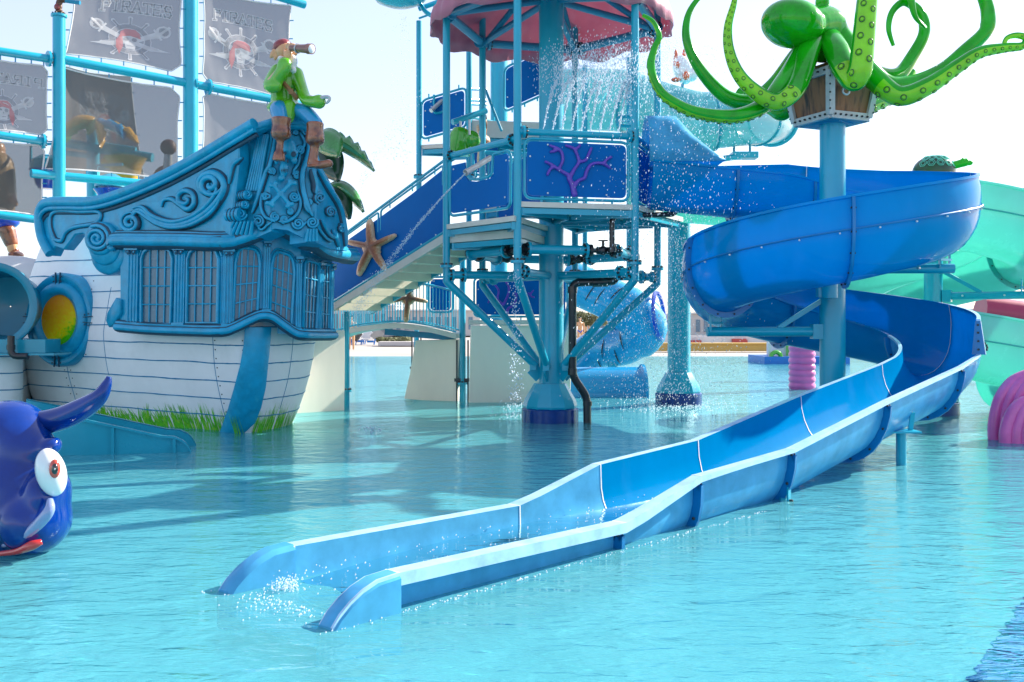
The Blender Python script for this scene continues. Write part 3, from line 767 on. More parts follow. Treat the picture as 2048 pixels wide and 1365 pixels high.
# ---- carved stern gallery
A_ = (X(241, 14.45), 14.45); B_ = (X(442, 13.4), 13.4); C_ = (X(601, 13.85), 13.85); D_ = (X(664, 14.9), 14.9)
LP = PL.ab(A_, B_); CP = PL.ab(B_, C_); RP = PL.ab(C_, D_)
def gal(px, py, o=0):
    pl = LP if px < 442 else (CP if px < 601 else RP); v = pl.p3(px, py, o)
    return v
def gpath(pts, n=6): return spl(pts, n)
def gtube(mb, pts, r, o=0, n=7, mi=None, und=1.5, cap=True):
    P3 = [gal(x, y, o) for x, y in pts]
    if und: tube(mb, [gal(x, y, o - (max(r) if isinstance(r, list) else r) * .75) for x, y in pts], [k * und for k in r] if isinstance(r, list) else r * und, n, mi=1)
    tube(mb, P3, r, n, mi=mi, cap=cap)
topc = [(236, 490), (240, 483), (300, 483), (380, 484), (445, 486), (480, 480), (505, 470), (525, 461), (545, 457), (565, 462), (585, 474), (601, 488), (618, 500), (645, 508), (700, 513)]
botc = [(238, 654), (300, 659), (380, 662), (442, 663), (465, 657), (490, 645), (512, 635), (528, 632), (545, 636), (565, 650), (585, 664), (601, 670), (630, 671), (664, 671)]
def yat(c, x):
    for (a, b), (e, d) in zip(c[:-1], c[1:]):
        if x <= e: return b + (d - b) * (x - a) / (e - a)
    return c[-1][1]
gl = MB()
for pl, xs in ((LP, [241, 280, 320, 360, 400, 442]), (CP, [442, 462, 482, 502, 522, 542, 562, 582, 601]), (RP, [601, 620, 640, 664])):
    out = [(x, yat(topc, x) + 4) for x in xs] + [(x, yat(botc, x) - 2) for x in xs[::-1]]
    prism(gl, out, pl, -.35, 0)
# side wall returning to the hull at the left edge
v0, v1 = LP.p3(241, 487), LP.p3(241, 655)
gl.add([v0, v1, v1 + Vector((.2, .8, 0)), v0 + Vector((.2, .8, 0))], [[0, 1, 2, 3]])
v0, v1 = RP.p3(664, 505), RP.p3(664, 672)
gl.add([v0, v1, v1 + Vector((-.3, .8, 0)), v0 + Vector((-.3, .8, 0))], [[0, 3, 2, 1]])
gl.build('gallery_wall', [M['carve'], M['carve_d']], ship, ang=30)
mb = MB(); gtube(mb, gpath(botc, 4), .05, .06, 8); gtube(mb, gpath([(x, y - 9) for x, y in botc], 4), .026, .045, 6); gtube(mb, gpath([(x, y + 5) for x, y in botc], 4), .03, .02, 6)
mb.build('bottom_moulding', [M['carve'], M['carve_d']], ship, ang=60)
mb = MB()
def co(x): return .17 * max(0, min(1, (x - 470) / 30)) * max(0, min(1, (676 - x) / 14))
def ctube(dy, r, o, n, sl=slice(None), und=1.5):
    c_ = gpath([(x, y + dy) for x, y in topc[sl]], 4)
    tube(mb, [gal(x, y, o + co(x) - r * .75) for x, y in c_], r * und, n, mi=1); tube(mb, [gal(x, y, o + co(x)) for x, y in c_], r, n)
ctube(0, .08, .10, 10); ctube(11, .03, .07, 6); ctube(-10, .04, .10, 6); ctube(-17, .024, .07, 6, slice(1, -1))
for k in range(7): a = k / 6; ell(mb, gal(238 + 6 * sin(k), 480 + k * 3, .1), (.05, .05, .045))
mb.build('cornice', [M['carve'], M['carve_d']], ship, ang=60)
def pilaster(cx, yt, yb, hw):
    mb = MB(); lean = -3
    out = [(cx - hw, yt), (cx + hw, yt), (cx + hw + lean, yb), (cx - hw + lean, yb)]
    pl = LP if cx < 444 else (CP if cx < 600 else RP)
    prism(mb, out, pl, -.01, .035)
    for k in (-.5, 0, .5): tube(mb, [pl.p3(cx + hw * k * 1.15, yt + 16, .04), pl.p3(cx + hw * k * 1.15 + lean, yb - 8, .04)], .012, 6)
    out = [(cx - hw * 1.2, yt + 2), (cx + hw * 1.2, yt + 2), (cx + hw * 1.2, yt + 7), (cx - hw * 1.2, yt + 7)]; prism(mb, out, pl, 0, .075)
    out = [(cx - hw * 1.2 + lean, yb - 7), (cx + hw * 1.2 + lean, yb - 7), (cx + hw * 1.2 + lean, yb), (cx - hw * 1.2 + lean, yb)]; prism(mb, out, pl, 0, .06)
    for sg in (-1, 1):
        tube(mb, [pl.p3(x, y, .07) for x, y in spiral(cx + sg * hw * .55, yt + 11, 4.4 if hw > 7 else 3, 1.6, pi / 2, sg)], .009, 5, mi=1)
        ell(mb, pl.p3(cx + sg * hw * .55, yt + 11, .05), .03)
    mb.build('pilaster', [M['carve'], M['carve_d']], ship, ang=40)
for a in ((269, 494, 652, 11), (364, 494, 653, 10), (456, 497, 655, 10), (534, 480, 626, 7), (598, 512, 664, 6), (638, 524, 666, 4), (661, 526, 668, 3)): pilaster(*a)
def window(pl, tl, tr, bl, br, cols, rows, arch):
    def m(u, v): # v from top
        a = (lerp(tl[0], tr[0], u), lerp(tl[1], tr[1], u)); b = (lerp(bl[0], br[0], u), lerp(bl[1], br[1], u)); return (lerp(a[0], b[0], v), lerp(a[1], b[1], v))
    def top(u): k = abs(2 * u - 1); return arch * (1 - (1 - max(0, k - .35) / .65 * 1) ** 0) if False else arch * (1 - sqrt(max(0, 1 - (max(0, k - .3) / .7) ** 2.2)))
    nu = 14; edge = [m(i / nu, top(i / nu)) for i in range(nu + 1)]; ring = [m(0, 1)] + edge + [m(1, 1)]
    mb = MB(); sc_ = .017 if cols * 10 < abs(tr[0] - tl[0]) + 20 else .012
    tube(mb, [pl.p3(x, y, .02) for x, y in ring], sc_ * 1.5, 6, closed=True)
    tube(mb, [pl.p3(*m(lerp(-.09, 1.09, i / nu), top(i / nu) - .04), .01) for i in range(nu + 1)], sc_ * .9, 6)
    for i in range(1, cols): u = i / cols; tube(mb, [pl.p3(*m(u, v), .015) for v in (top(u), .5, 1)], sc_ * .65, 6)
    for j in range(1, rows):
        v = j / rows; v = v * .98 + .01; tube(mb, [pl.p3(*m(u, v), .015) for u in (0, .5, 1)], sc_ * .65, 6)
    wn = mb.build('window', M['carve'], ship, ang=60)
    mb = MB(); prism(mb, ring, pl, -.008, .004); mb.build('pane', M['pane'], wn, ang=30)
for a in ((LP, (286, 497), (348, 497), (285, 648), (344, 648), 4, 4, .14), (LP, (378, 498), (440, 498), (376, 646), (437, 646), 4, 4, .14),
          (CP, (472, 494), (521, 500), (465, 647), (514, 630), 4, 4, .22), (CP, (545, 500), (590, 514), (538, 638), (582, 656), 4, 4, .22),
          (RP, (607, 520), (636, 527), (603, 658), (629, 661), 4, 4, .06), (RP, (642, 528), (663, 531), (638, 662), (660, 664), 4, 4, .04)): window(*a)
# ---- long carved sheer board on the left
def lp(px, py, o=0): return LP.p3(px, py, o)
SP = LP
out = [(82, 452), (80, 430), (86, 413), (100, 404), (190, 403), (250, 386), (330, 352), (400, 315), (460, 279), (476, 268), (478, 320), (468, 400), (460, 486), (240, 486), (237, 500), (215, 528), (196, 512), (178, 478), (166, 468), (150, 470), (140, 484), (127, 500), (110, 494), (101, 512), (90, 492)]
mb = MB(); prism(mb, out, SP, -.18, 0, chamfer=.02); mb.build('sheer_board', [M['carve'], M['carve_d']], ship, ang=30)
mb = MB()
capr = gpath([(104, 508), (88, 478), (82, 445), (84, 420), (98, 406), (130, 404), (190, 403), (250, 386), (330, 352), (400, 315), (460, 279), (512, 248)], 5)
tube(mb, [SP.p3(x, y, .03) for x, y in capr], .075, 10); tube(mb, [SP.p3(x + 3, y + 13, .05) for x, y in capr[8:]], .035, 8); tube(mb, [SP.p3(x + 2, y + 22, .0) for x, y in capr[12:]], .03, 8, mi=1)
mb.build('cap_rail', [M['carve'], M['carve_d']], ship, ang=60)
def rel(mb, pts, r, o=0, und=1.45, pl=SP, taper=True):
    n = len(pts); rr = [r * (min(1, .35 + 3 * min(i, n - 1 - i) / n) if taper else 1) for i in range(n)]
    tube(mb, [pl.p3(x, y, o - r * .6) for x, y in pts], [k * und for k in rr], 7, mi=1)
    tube(mb, [pl.p3(x, y, o + r * .2) for x, y in pts], rr, 8, mi=0)
mb = MB()
big = spl([z4(*q) for q in [(200, 640), (210, 600), (250, 575), (300, 600), (350, 645), (450, 672), (560, 650), (660, 590), (735, 510), (765, 440), (745, 385), (690, 355), (635, 375), (612, 420), (635, 465), (680, 470), (700, 440), (685, 420)]], 6)
rel(mb, big, .05, .02)
rel(mb, spl([z4(*q) for q in [(205, 650), (240, 590), (300, 622), (360, 660), (450, 685), (560, 672), (660, 620), (720, 560), (750, 500)]], 6), .03, .05)
rel(mb, spl([z4(*q) for q in [(215, 570), (270, 560), (330, 610), (400, 640), (470, 650), (560, 625), (640, 575), (700, 510), (725, 450), (700, 400)]], 6), .03, .05)
rel(mb, spiral(*z4(200, 655), 21, 2, -1.2, -1), .035, .04)
rel(mb, spiral(*z4(690, 425), 24, 1.6, 0, 1), .04, .05)
rel(mb, spl([z4(*q) for q in [(380, 560), (395, 520), (440, 512), (485, 540), (540, 575), (580, 540), (570, 480), (520, 462), (485, 490), (490, 530), (530, 540), (545, 515), (525, 505)]], 6), .035, .02)
rel(mb, spl([z4(*q) for q in [(870, 262), (820, 300), (800, 360), (790, 420)]], 6), .03, .02)
# sunk panel with a raised rim at the far left
rel(mb, spl([(112, 480), (103, 455), (105, 430), (122, 422), (160, 424), (198, 424), (203, 436), (190, 448), (150, 455), (133, 466), (125, 482), (112, 480)], 4), .03, .01, taper=False)
mb.build('scroll_relief', [M['carve'], M['carve_d']], ship, ang=60)
mb = MB()
for (cx, cy, rx, ry, o) in ((215, 512, 33, 38, -.03), (212, 496, 31, 36, .0), (207, 478, 30, 34, .04)):
    out = [(cx + rx * cos(a * pi / 12), cy + ry * sin(a * pi / 12)) for a in range(24)]; prism(mb, out, SP, o - .12, o + .05, chamfer=.03)
tube(mb, [SP.p3(x, y, .10) for x, y in spiral(206, 478, 26, 2.4, -2, 1)], .03, 8); tube(mb, [SP.p3(x, y, .085) for x, y in spiral(206, 478, 29, 2.4, -2, 1)], .028, 8, mi=1)
out = [(216, 642), (219, 625), (231, 604), (236, 596), (246, 600), (246, 628), (232, 650), (222, 655)]; prism(mb, out, SP, -.1, .05, chamfer=.02)
mb.build('volute', [M['carve'], M['carve_d']], ship, ang=50)
# ---- the tall crest over the stern
KL = PL.ab((X(460, 13.42), 13.42), (X(540, 13.16), 13.16), .10); KP = PL.ab((X(540, 13.16), 13.16), (X(634, 13.40), 13.40), .10); KR = PL.ab((X(634, 13.40), 13.40), (X(700, 14.7), 14.7), .10)
for k_ in (KL, KP, KR): k_.p = k_.p + Vector((0, 0, 2.6))
mb = MB()
prism(mb, [z4(*q) for q in [(1032, 100), (1090, 60), (1180, 40), (1250, 70), (1314, 150), (1314, 765), (1240, 750), (1140, 700), (1060, 690), (1032, 700)]], KP, -.35, 0)
prism(mb, [z4(*q) for q in [(1300, 160), (1345, 320), (1420, 450), (1490, 640), (1500, 825), (1400, 815), (1300, 768)]], KR, -.35, 0)
prism(mb, [z4(*q) for q in [(870, 200), (960, 110), (1040, 95), (1040, 705), (960, 740), (800, 755), (760, 745), (790, 480), (800, 300)]], KL, -.3, .0)
mb.build('crest', [M['carve'], M['carve_d']], ship, ang=40)
mb = MB()
for k in range(6):
    x0 = 975 + k * 11; a = (x0 + 0, 125); b = (898 + k * 15, 465)
    pts = spl([z4(lerp(a[0], b[0], t), lerp(a[1], b[1], t)) for t in (0, .33, .66, 1)], 3)
    tube(mb, [KL.p3(lerp(x, x, 1), y, .04) for x, y in pts], .02, 6)
mb.build('fluting', [M['carve']], ship, ang=60)
mb = MB()
class CR:
    p3 = staticmethod(lambda x, y, o=0: (KL if x < 538 else (KP if x < 634 else KR)).p3(x, y, o))
def roll(cx, cy, r, ln, pl=CR):
    mb = MB()
    x, y = z4(cx, cy); r_ = r / 3.033
    c = pl.p3(x, y, .12); e = c + (KL.n.cross(Vector((0, 0, 1)))).normalized() * 0 + Vector((-ln, .12, 0))
    rad = r_ * 13.4 / F
    tube(mb, [c, e], [rad, rad * .85], 14)
    for k in (.25, .5, .75): torus(mb, c.lerp(e, k), e - c, rad * (1 - .12 * k), .008, 16, 5, 1)
    tube(mb, [pl.p3(a, b, .14) for a, b in spiral(x, y, r_ * .85, 1.9, 0, 1)], .012, 6)
    mb.build('rolled_scroll', [M['carve'], M['carve_d']], ship, ang=60)
roll(935, 497, 30, .16); roll(920, 557, 26, .16); roll(895, 615, 44, .22); roll(985, 95, 36, .22)
mb = MB()
for k in range(6):
    a = CR.p3(*z4(850 + k * 22, 655), .12); b = CR.p3(*z4(790 + k * 28, 728), .05); tube(mb, [a, b], [.02, .032], 8)
for k in range(4):
    a = KP.p3(*z4(1255 + k * 16, 700), .10); b = KP.p3(*z4(1245 + k * 22, 770), .05); tube(mb, [a, b], [.018, .028], 8)
mb.build('acanthus_foot', [M['carve'], M['carve_d']], ship, ang=60)
mb = MB()
for (cx, cy, r, h, pl) in ((970, 650, 36, 1, CR), (1060, 622, 28, -1, CR), (1115, 638, 24, 1, CR), (1200, 662, 36, -1, KP), (1285, 655, 36, 1, KP), (1265, 530, 22, -1, KP), (1190, 370, 25, 1, KP), (1210, 215, 26, -1, KP), (1175, 500, 30, 1, KP), (1010, 495, 22, -1, CR), (1185, 112, 14, 1, KP), (1040, 345, 22, -1, CR),
                           (1320, 505, 34, 1, KR), (1385, 590, 32, -1, KR), (1455, 690, 26, 1, KR), (1150, 590, 20, 1, KP)):
    rel(mb, spiral(*z4(cx, cy), r / 3.033, 2, R.uniform(0, 6), h), .016, .03, 1.5, pl, False)
def rp(pts, r, o=.03, pl=CR): rel(mb, spl([z4(*q) for q in pts], 5), r, o, 1.4, pl)
rp([(1060, 110), (1040, 260), (1000, 400), (960, 520), (930, 600)], .03); rp([(1245, 110), (1262, 220), (1225, 350), (1225, 450), (1255, 560), (1285, 620)], .035, .06)
rp([(1080, 95), (1130, 60), (1200, 70), (1240, 130)], .03, .05); rp([(1210, 110), (1240, 170), (1225, 210)], .022); rp([(1210, 240), (1200, 300), (1165, 350)], .022)
rp([(1195, 460), (1215, 540), (1190, 610), (1130, 650), (1080, 650)], .024); rp([(990, 480), (985, 560), (1010, 620), (1060, 655)], .022); rp([(1235, 480), (1240, 560), (1260, 600)], .02, .07)
rp([(940, 620), (985, 700), (1040, 650)], .016); rp([(1215, 690), (1250, 650)], .018)
rp([(1270, 330), (1290, 420), (1290, 480)], .035, .04, KR); rp([(1300, 320), (1370, 440), (1440, 560), (1470, 700), (1480, 800)], .045, .03, KR); rp([(1330, 640), (1370, 720), (1420, 750)], .03, .03, KR); rp([(1310, 690), (1360, 750), (1400, 770)], .02, .03, KR); rp([(1400, 700), (1440, 800)], .04, .02, KR)
mb.build('crest_scrolls', [M['carve'], M['carve_d']], ship, ang=60)
# skull and crossbones
mb = MB(); k = 13.4 / F
def kp(x, y, o=0): return KP.p3(*z4(x, y), o + .06)
ell(mb, kp(1135, 215, .05), (.105, .10, .135)); ell(mb, kp(1155, 245, .04), (.09, .09, .09)); ell(mb, kp(1110, 340, .03), (.062, .07, .11)); ell(mb, kp(1095, 395, .03), (.045, .05, .05)); ell(mb, kp(1170, 290, .04), (.045, .05, .05)); ell(mb, kp(1065, 290, .02), (.03, .04, .05))
for (a, b) in (((1040, 440), (1140, 560)), ((1020, 560), (1155, 420))):
    tube(mb, [kp(*a, .08), kp(*b, .08)], .03, 10)
    for e, s_ in ((a, -1), (b, 1)):
        for d in (-14, 14): ell(mb, kp(e[0] + d, e[1] - (d if a[1] < b[1] else -d) * .5 + s_ * 3, .08), .034)
mb.build('skull_and_bones', M['carve'], ship, remesh=.012, smooth_it=3)
mb = MB()
for (x, y, r) in ((1158, 262, .034), (1108, 255, .022)): ell(mb, kp(x, y, .135 if x > 1130 else .125), (r, r * .5, r * 1.15))
ell(mb, kp(1125, 300, .11), (.013, .02, .025))
for j in range(5): beam(mb, kp(1090 + j * 9, 345, .105), kp(1088 + j * 9, 368, .10), .006, .006)
beam(mb, kp(1085, 356, .104), kp(1132, 352, .104), .006, .006)
mb.build('skull_hollows', M['carve_d'], ship)
mb = MB(); prism(mb, [(495, 262), (505, 252), (545, 240), (590, 240), (625, 252), (640, 268), (640, 282), (600, 262), (545, 258), (505, 275)], KP, -.5, .14, chamfer=.03)
tube(mb, [KP.p3(x, y, .12) for x, y in [(492, 270), (520, 256), (560, 248), (600, 250), (635, 266)]], .045, 10)
mb.build('crest_cap', [M['carve'], M['carve_d']], ship, ang=50)
# deck behind the boards so that the ship is closed
mb = MB(); vs = [hull(u, 2.9) for u in range(8, NH - 8, 2)]; n = len(vs); mb.add(vs, [list(range(n))]); mb.build('upper_deck', M['white'], ship, ang=None)
# ---------------------------------------------------------------- masts, yards, sails
SA = Vector((X(0, 17.5), 17.5, 0)); SB = Vector((X(621, 21.9), 21.9, 0)); MP = PL.ab(SA, SB)
MQ = PL.ab(SA + Vector((-3, 12, 0)), SB + Vector((-3, 12, 0)))
def flang(mb, c, ax, r): lathe(mb, Vector(c) - Vector(ax).normalized() * .02, [(r, 0), (r, .04)], 16, ax); [bolt(mb, Vector(c) + Vector(ax).normalized().to_track_quat('Z', 'Y') @ Vector((r * .8 * cos(a), r * .8 * sin(a), .02)), ax, .018, .03, 1) for a in [i * pi / 4 for i in range(8)]]
m1 = thing('mast', 'thick blue steel mast between the pirate sails rising behind the stern', 'mast', (MP.p3(380, 640).x, MP.p3(380, 640).y, 0))
mb = MB(); c = MP.p3(381, 640); tube(mb, [(c.x, c.y, -.3), (c.x, c.y, 9.5)], .145, 20); mb.build('pole', M['steel'], m1)
def yard(par, a, b, r, fl=()):
    mb = MB(); A = MP.p3(*a); B = MP.p3(*b); tube(mb, [A, B], r, 12)
    for t in fl: flang(mb, A.lerp(B, t), B - A, r * 1.9)
    mb.build('yard', [M['steel'], M['bolt']], par)
yard(m1, (118, 118), (620, 213), .085, (.49, .55)); yard(m1, (62, 347), (520, 389), .08); yard(m1, (381, -60), (609, 10), .09)
m2 = thing('mast', 'slimmer blue steel mast at left with small flag figure on top', 'mast', (MP.p3(115, 640).x, MP.p3(115, 640).y, 0))
mb = MB(); c = MP.p3(118, 640); tube(mb, [(c.x, c.y, -.3), (c.x, c.y, P(118, 34, c.y).z)], .11, 18); flang(mb, P(118, 32, c.y), (0, 0, 1), .14); mb.build('pole', [M['steel'], M['bolt']], m2)
yard(m2, (-40, 97), (104, 119), .075, (.95,)); yard(m2, (-40, 265), (92, 284), .07, (.95,)); yard(m2, (-40, 425), (82, 441), .07)
mb = MB(); tube(mb, [P(120, 0, c.y), P(160, 6, c.y)], .04, 8); mb.build('spar', M['steel_d'], m2)
t = thing('figurehead', 'small brown and red carved figure perched on top of the left mast', 'ornament', P(118, 30, c.y))
mb = MB(); ell(mb, P(118, 12, c.y), (.06, .06, .13)); ell(mb, P(122, -4, c.y), (.09, .07, .1)); ell(mb, P(119, 25, c.y), (.09, .08, .04)); ell(mb, P(128, 2, c.y), (.05, .05, .04)); mb.build('body', M['wood'], t, remesh=.012)
mb = MB(); ell(mb, P(116, 16, c.y) - Vector((0, .05, 0)), (.05, .03, .06)); mb.build('red_sash', M['redcl'], t)

LET = {'P': ([[(0, 0), (0, 1)], [(0, 1), (.55, 1), (.62, .78), (.55, .52), (0, .52)]], [(0, 0)]), 'I': ([[(.3, 0), (.3, 1)]], [(.3, 0), (.3, 1)]),
       'R': ([[(0, 0), (0, 1)], [(0, 1), (.55, 1), (.62, .78), (.55, .52), (0, .52)], [(.3, .52), (.62, 0)]], [(0, 0), (.62, 0)]),
       'A': ([[(0, 0), (.33, 1), (.66, 0)], [(.13, .36), (.53, .36)]], [(0, 0), (.66, 0)]), 'T': ([[(.33, 0), (.33, 1)], [(0, .8), (0, 1), (.66, 1), (.66, .8)]], [(.33, 0)]),
       'E': ([[(.6, .2), (.6, 0), (0, 0), (0, 1), (.6, 1), (.6, .8)], [(0, .52), (.45, .52)]], []), 'S': ([[(0, .2), (.08, 0), (.5, 0), (.6, .25), (.5, .5), (.1, .52), (.02, .78), (.12, 1), (.5, 1), (.58, .8)]], [])}
def strip2(pts, wd):
    """2-D stroke as a list of quads"""
    out = []
    for a, b in zip(pts[:-1], pts[1:]):
        dx, dy = b[0] - a[0], b[1] - a[1]; ln = math.hypot(dx, dy) or 1; dx, dy = dx / ln, dy / ln; e = wd / 2
        a2 = (a[0] - dx * e, a[1] - dy * e); b2 = (b[0] + dx * e, b[1] + dy * e)
        out.append([(a2[0] - dy * e, a2[1] + dx * e), (b2[0] - dy * e, b2[1] + dx * e), (b2[0] + dy * e, b2[1] - dx * e), (a2[0] + dy * e, a2[1] - dx * e)])
    return out
def word(s_, arc=.25):
    lay = [[], []]; n = len(s_); x = 0; W_ = n * .86 - .2
    for ch in s_:
        st, sr = LET[ch]
        strokes = list(st) + [[(p_[0] - .17, p_[1]), (p_[0] + .17, p_[1])] for p_ in sr]
        for k, wd in ((0, .27), (1, .13)):
            for s2 in strokes:
                for qd in strip2(s2, wd): lay[k].append([(px_ + x, py_) for px_, py_ in qd])
        x += .86
    f = lambda p_: ((p_[0] + .1) / W_ - .5, (p_[1] - .5) / W_ + arc * (.25 - ((p_[0] + .1) / W_ - .5) ** 2) * .5)
    return [[f(p_) for p_ in q] for q in lay[0]], [[f(p_) for p_ in q] for q in lay[1]]
def circ(cx, cy, r, n=14, ax=1, a0=0, a1=2 * pi): return [(cx + r * ax * cos(a0 + (a1 - a0) * i / n), cy + r * sin(a0 + (a1 - a0) * i / n)) for i in range(n)]
def emblem():
    """wheel, crossed cutlasses, skull in a scarf; layered polygons in a unit square"""
    Lw, Ld, Lr, Lw2, Ld2 = [], [], [], [], []
    n = 24
    def ring(r0, r1, dst):
        for i in range(n):
            a, b = 2 * pi * i / n, 2 * pi * (i + 1) / n
            dst.append([(r0 * cos(a), r0 * sin(a)), (r1 * cos(a), r1 * sin(a)), (r1 * cos(b), r1 * sin(b)), (r0 * cos(b), r0 * sin(b))])
    ring(.22, .335, Lw); ring(.235, .32, Ld)
    for i in range(10):
        a = 2 * pi * i / 10 + .3; c, s_ = cos(a), sin(a)
        Lw += strip2([(c * .33, s_ * .33), (c * .44, s_ * .44)], .055); Lw.append(circ(c * .45, s_ * .45, .036, 8)); Ld += strip2([(c * .33, s_ * .33), (c * .44, s_ * .44)], .03)
    for sg in (-1, 1):
        bl = [(sg * .44, .17), (sg * .1, 0), (-sg * .28, -.14), (-sg * .6, -.17)]
        pl_ = [(sg * .40, .22)] + [(sg * .1, .05), (-sg * .26, -.08), (-sg * .62, -.17), (-sg * .3, -.19), (sg * .08, -.06), (sg * .43, .12)]
        Lw2.append(pl_ if sg > 0 else pl_[::-1])
        q = [(x * .93 + sg * .0, y * .93) for x, y in pl_]; 
        Lw.append(circ(sg * .52, .24, .12, 12, 1)); Ld.append(circ(sg * .52, .24, .085, 12)); Lw2 += strip2([(sg * .42, .14), (sg * .60, .33)], .045); Lw2 += strip2([(sg * .38, .26), (sg * .48, .09)], .035)
    sk = circ(0, .02, .15, 16, 1.0) ; jaw = [(-.09, -.08), (.09, -.08), (.07, -.21), (-.07, -.21)]
    L3 = [sk, jaw]; L4 = [circ(-.06, .0, .042, 10), circ(.065, .0, .042, 10), [(-.015, -.07), (.015, -.07), (0, -.03)], [(-.05, -.15), (.05, -.15), (.05, -.135), (-.05, -.135)]]
    sc_ = [[(.17, .03), (.15, .14), (.08, .21), (-.08, .21), (-.15, .14), (-.17, .03), (0, .075)], [(-.16, .07), (-.12, .03), (-.11, -.16), (-.17, -.36), (-.22, -.2), (-.22, -.05)]]
    return [(Lw, 'w'), (Ld, 'd'), (Lw2, 'w'), (L3, 'w'), (L4, 'd'), (sc_, 'r')]
EMB = emblem()
def area2(p_): return sum(p_[i][0] * p_[(i + 1) % len(p_)][1] - p_[(i + 1) % len(p_)][0] * p_[i][1] for i in range(len(p_)))
def sail(label, tl, tr, br, bl, pl=None, cut='', belly=.22, word_at=None, emb_at=None, mirror=False, mat='sail', off=0, seed=0, wsize=None):
    pl = pl or MP; nu, nv = 26, 26
    def m(u, v, o=0):
        sx = .018 * sin(pi * min(1, max(0, u))) ; ed = .012 * (sin(u * pi * 5) ** 2)
        x = lerp(lerp(tl[0], tr[0], u), lerp(bl[0], br[0], u), v); y = lerp(lerp(tl[1], bl[1], v), lerp(tr[1], br[1], v), u)
        uu = (u - .5) * 2; vv = (v - .5) * 2
        # scalloped pull-in of the edges between the lacing points
        kx = .03 * (1 - vv * vv) * uu ** 5; ky = .03 * (1 - uu * uu) * vv ** 5
        x -= kx * abs(tr[0] - tl[0]); y -= ky * abs(bl[1] - tl[1])
        b = belly * max(0, (1 - uu ** 4)) * max(0, (1 - vv ** 4)) * .6 + .05 * noise.noise(Vector((u * 3, v * 3, seed))) + .02 * noise.noise(Vector((u * 11, v * 4, seed + 5)))
        return pl.p3(x, y, off - b * (1) + o)
    t = thing('sail', label, 'sail', m(.5, 1), 'sails laced to the yards of the pirate ship')
    mb = MB(); vs = []
    for i in range(nu + 1):
        for j in range(nv + 1):
            u, v = i / nu, j / nv
            cc = .09
            for c_, (cu, cv) in {'a': (0, 0), 'b': (1, 0), 'c': (1, 1), 'd': (0, 1)}.items():
                if c_ in cut:
                    du, dv = abs(u - cu), abs(v - cv)
                    if du + dv < cc: s_ = (cc - du - dv) / 2; u += s_ * (1 if cu == 0 else -1); v += s_ * (1 if cv == 0 else -1)
            vs.append(m(u, v))
    fs = [[i * (nv + 1) + j, i * (nv + 1) + j + 1, (i + 1) * (nv + 1) + j + 1, (i + 1) * (nv + 1) + j] for i in range(nu) for j in range(nv)]
    mb.add(vs, fs); mb.build('cloth', M[mat], t, ang=180)
    rim = [vs[i * (nv + 1)] for i in range(nu + 1)] + [vs[nu * (nv + 1) + j] for j in range(1, nv + 1)] + [vs[i * (nv + 1) + nv] for i in range(nu - 1, -1, -1)] + [vs[j] for j in range(nv - 1, 0, -1)]
    mb = MB(); tube(mb, rim, .016, 5, closed=True); mb.build('hem', M['hem'], t)
    mb = MB(); c0 = sum(rim, Vector()) / len(rim)
    for k in range(0, len(rim), 5):
        q = rim[k]; d_ = (q - c0); d_.y = 0; ax = Vector((0, 0, 1 if d_.z > 0 else -1)) if k % 104 < 26 or 52 <= k % 104 < 78 else Vector((1 if d_.x > 0 else -1, 0, 0)); tube(mb, [q, q + ax * .09], .012, 5)
    mb.build('lacing', M['steel_d'], t)
    def fl(layers, cu, cv, su, sv_, name, base=.006):
        mbs = {}
        for li, (polys, c_) in enumerate(layers):
            for p_ in polys:
                if mirror: p_ = [(-x, y) for x, y in p_]
                if area2(p_) < 0: p_ = p_[::-1]
                tri = tessellate_polygon([[Vector((x, y, 0)) for x, y in p_]])
                # subdivide long polygons by sampling is unnecessary at this size
                vv_ = [m(cu + x * su, cv - y * sv_, base + li * .004) for x, y in p_]
                mbs.setdefault(c_, MB()).add(vv_, [list(q)[::-1] for q in tri])
        for c_, mb_ in mbs.items(): mb_.build(name, M['print_' + c_], t, ang=None)
    if word_at:
        wl = word('PIRATES'); fl([(wl[0], 'w'), (wl[1], 'd')], word_at[0], word_at[1], word_at[2], word_at[3], 'lettering')
    if emb_at: fl(EMB, emb_at[0], emb_at[1], emb_at[2], emb_at[3], 'skull_print')
    return t
sail('grey sail with skull and wheel print, largest, top centre left of the thick mast', (150, -70), (369, -50), (363, 148), (131, 108), cut='c', word_at=(.60, .39, .62, .62), emb_at=(.56, .72, .57, .52), seed=1)
sail('grey sail reading PIRATES with skull print, right of the thick mast', (404, -22), (582, 12), (582, 203), (403, 163), cut='d', word_at=(.48, .24, .66, .62), emb_at=(.47, .58, .62, .56), seed=2)
sail('plain grey front sail through which the yellow bucket shows', (128, 136), (362, 177), (360, 364), (90, 338), cut='b', belly=.25, seed=3)
sail('brown shaded sail with mirrored lettering hanging behind the plain front sail', (110, 126), (262, 152), (292, 372), (118, 352), pl=MQ, mat='sail_b', word_at=(.62, .26, .6, .45), emb_at=(.62, .48, .5, .45), mirror=True, seed=4)
sail('grey sail seen from behind with mirrored lettering at upper left edge', (-60, 108), (98, 132), (96, 272), (-60, 262), cut='bc', word_at=(.52, .26, .86, .7), emb_at=(.45, .68, .62, .62), mirror=True, seed=5)
sail('plain grey sail low behind the sitting pirate, right of the thick mast', (403, 183), (575, 212), (585, 345), (402, 330), cut='a', seed=6)
sail('plain grey sail at lower left edge under the mirrored one', (-60, 275), (91, 290), (86, 434), (-60, 420), cut='bc', seed=7)
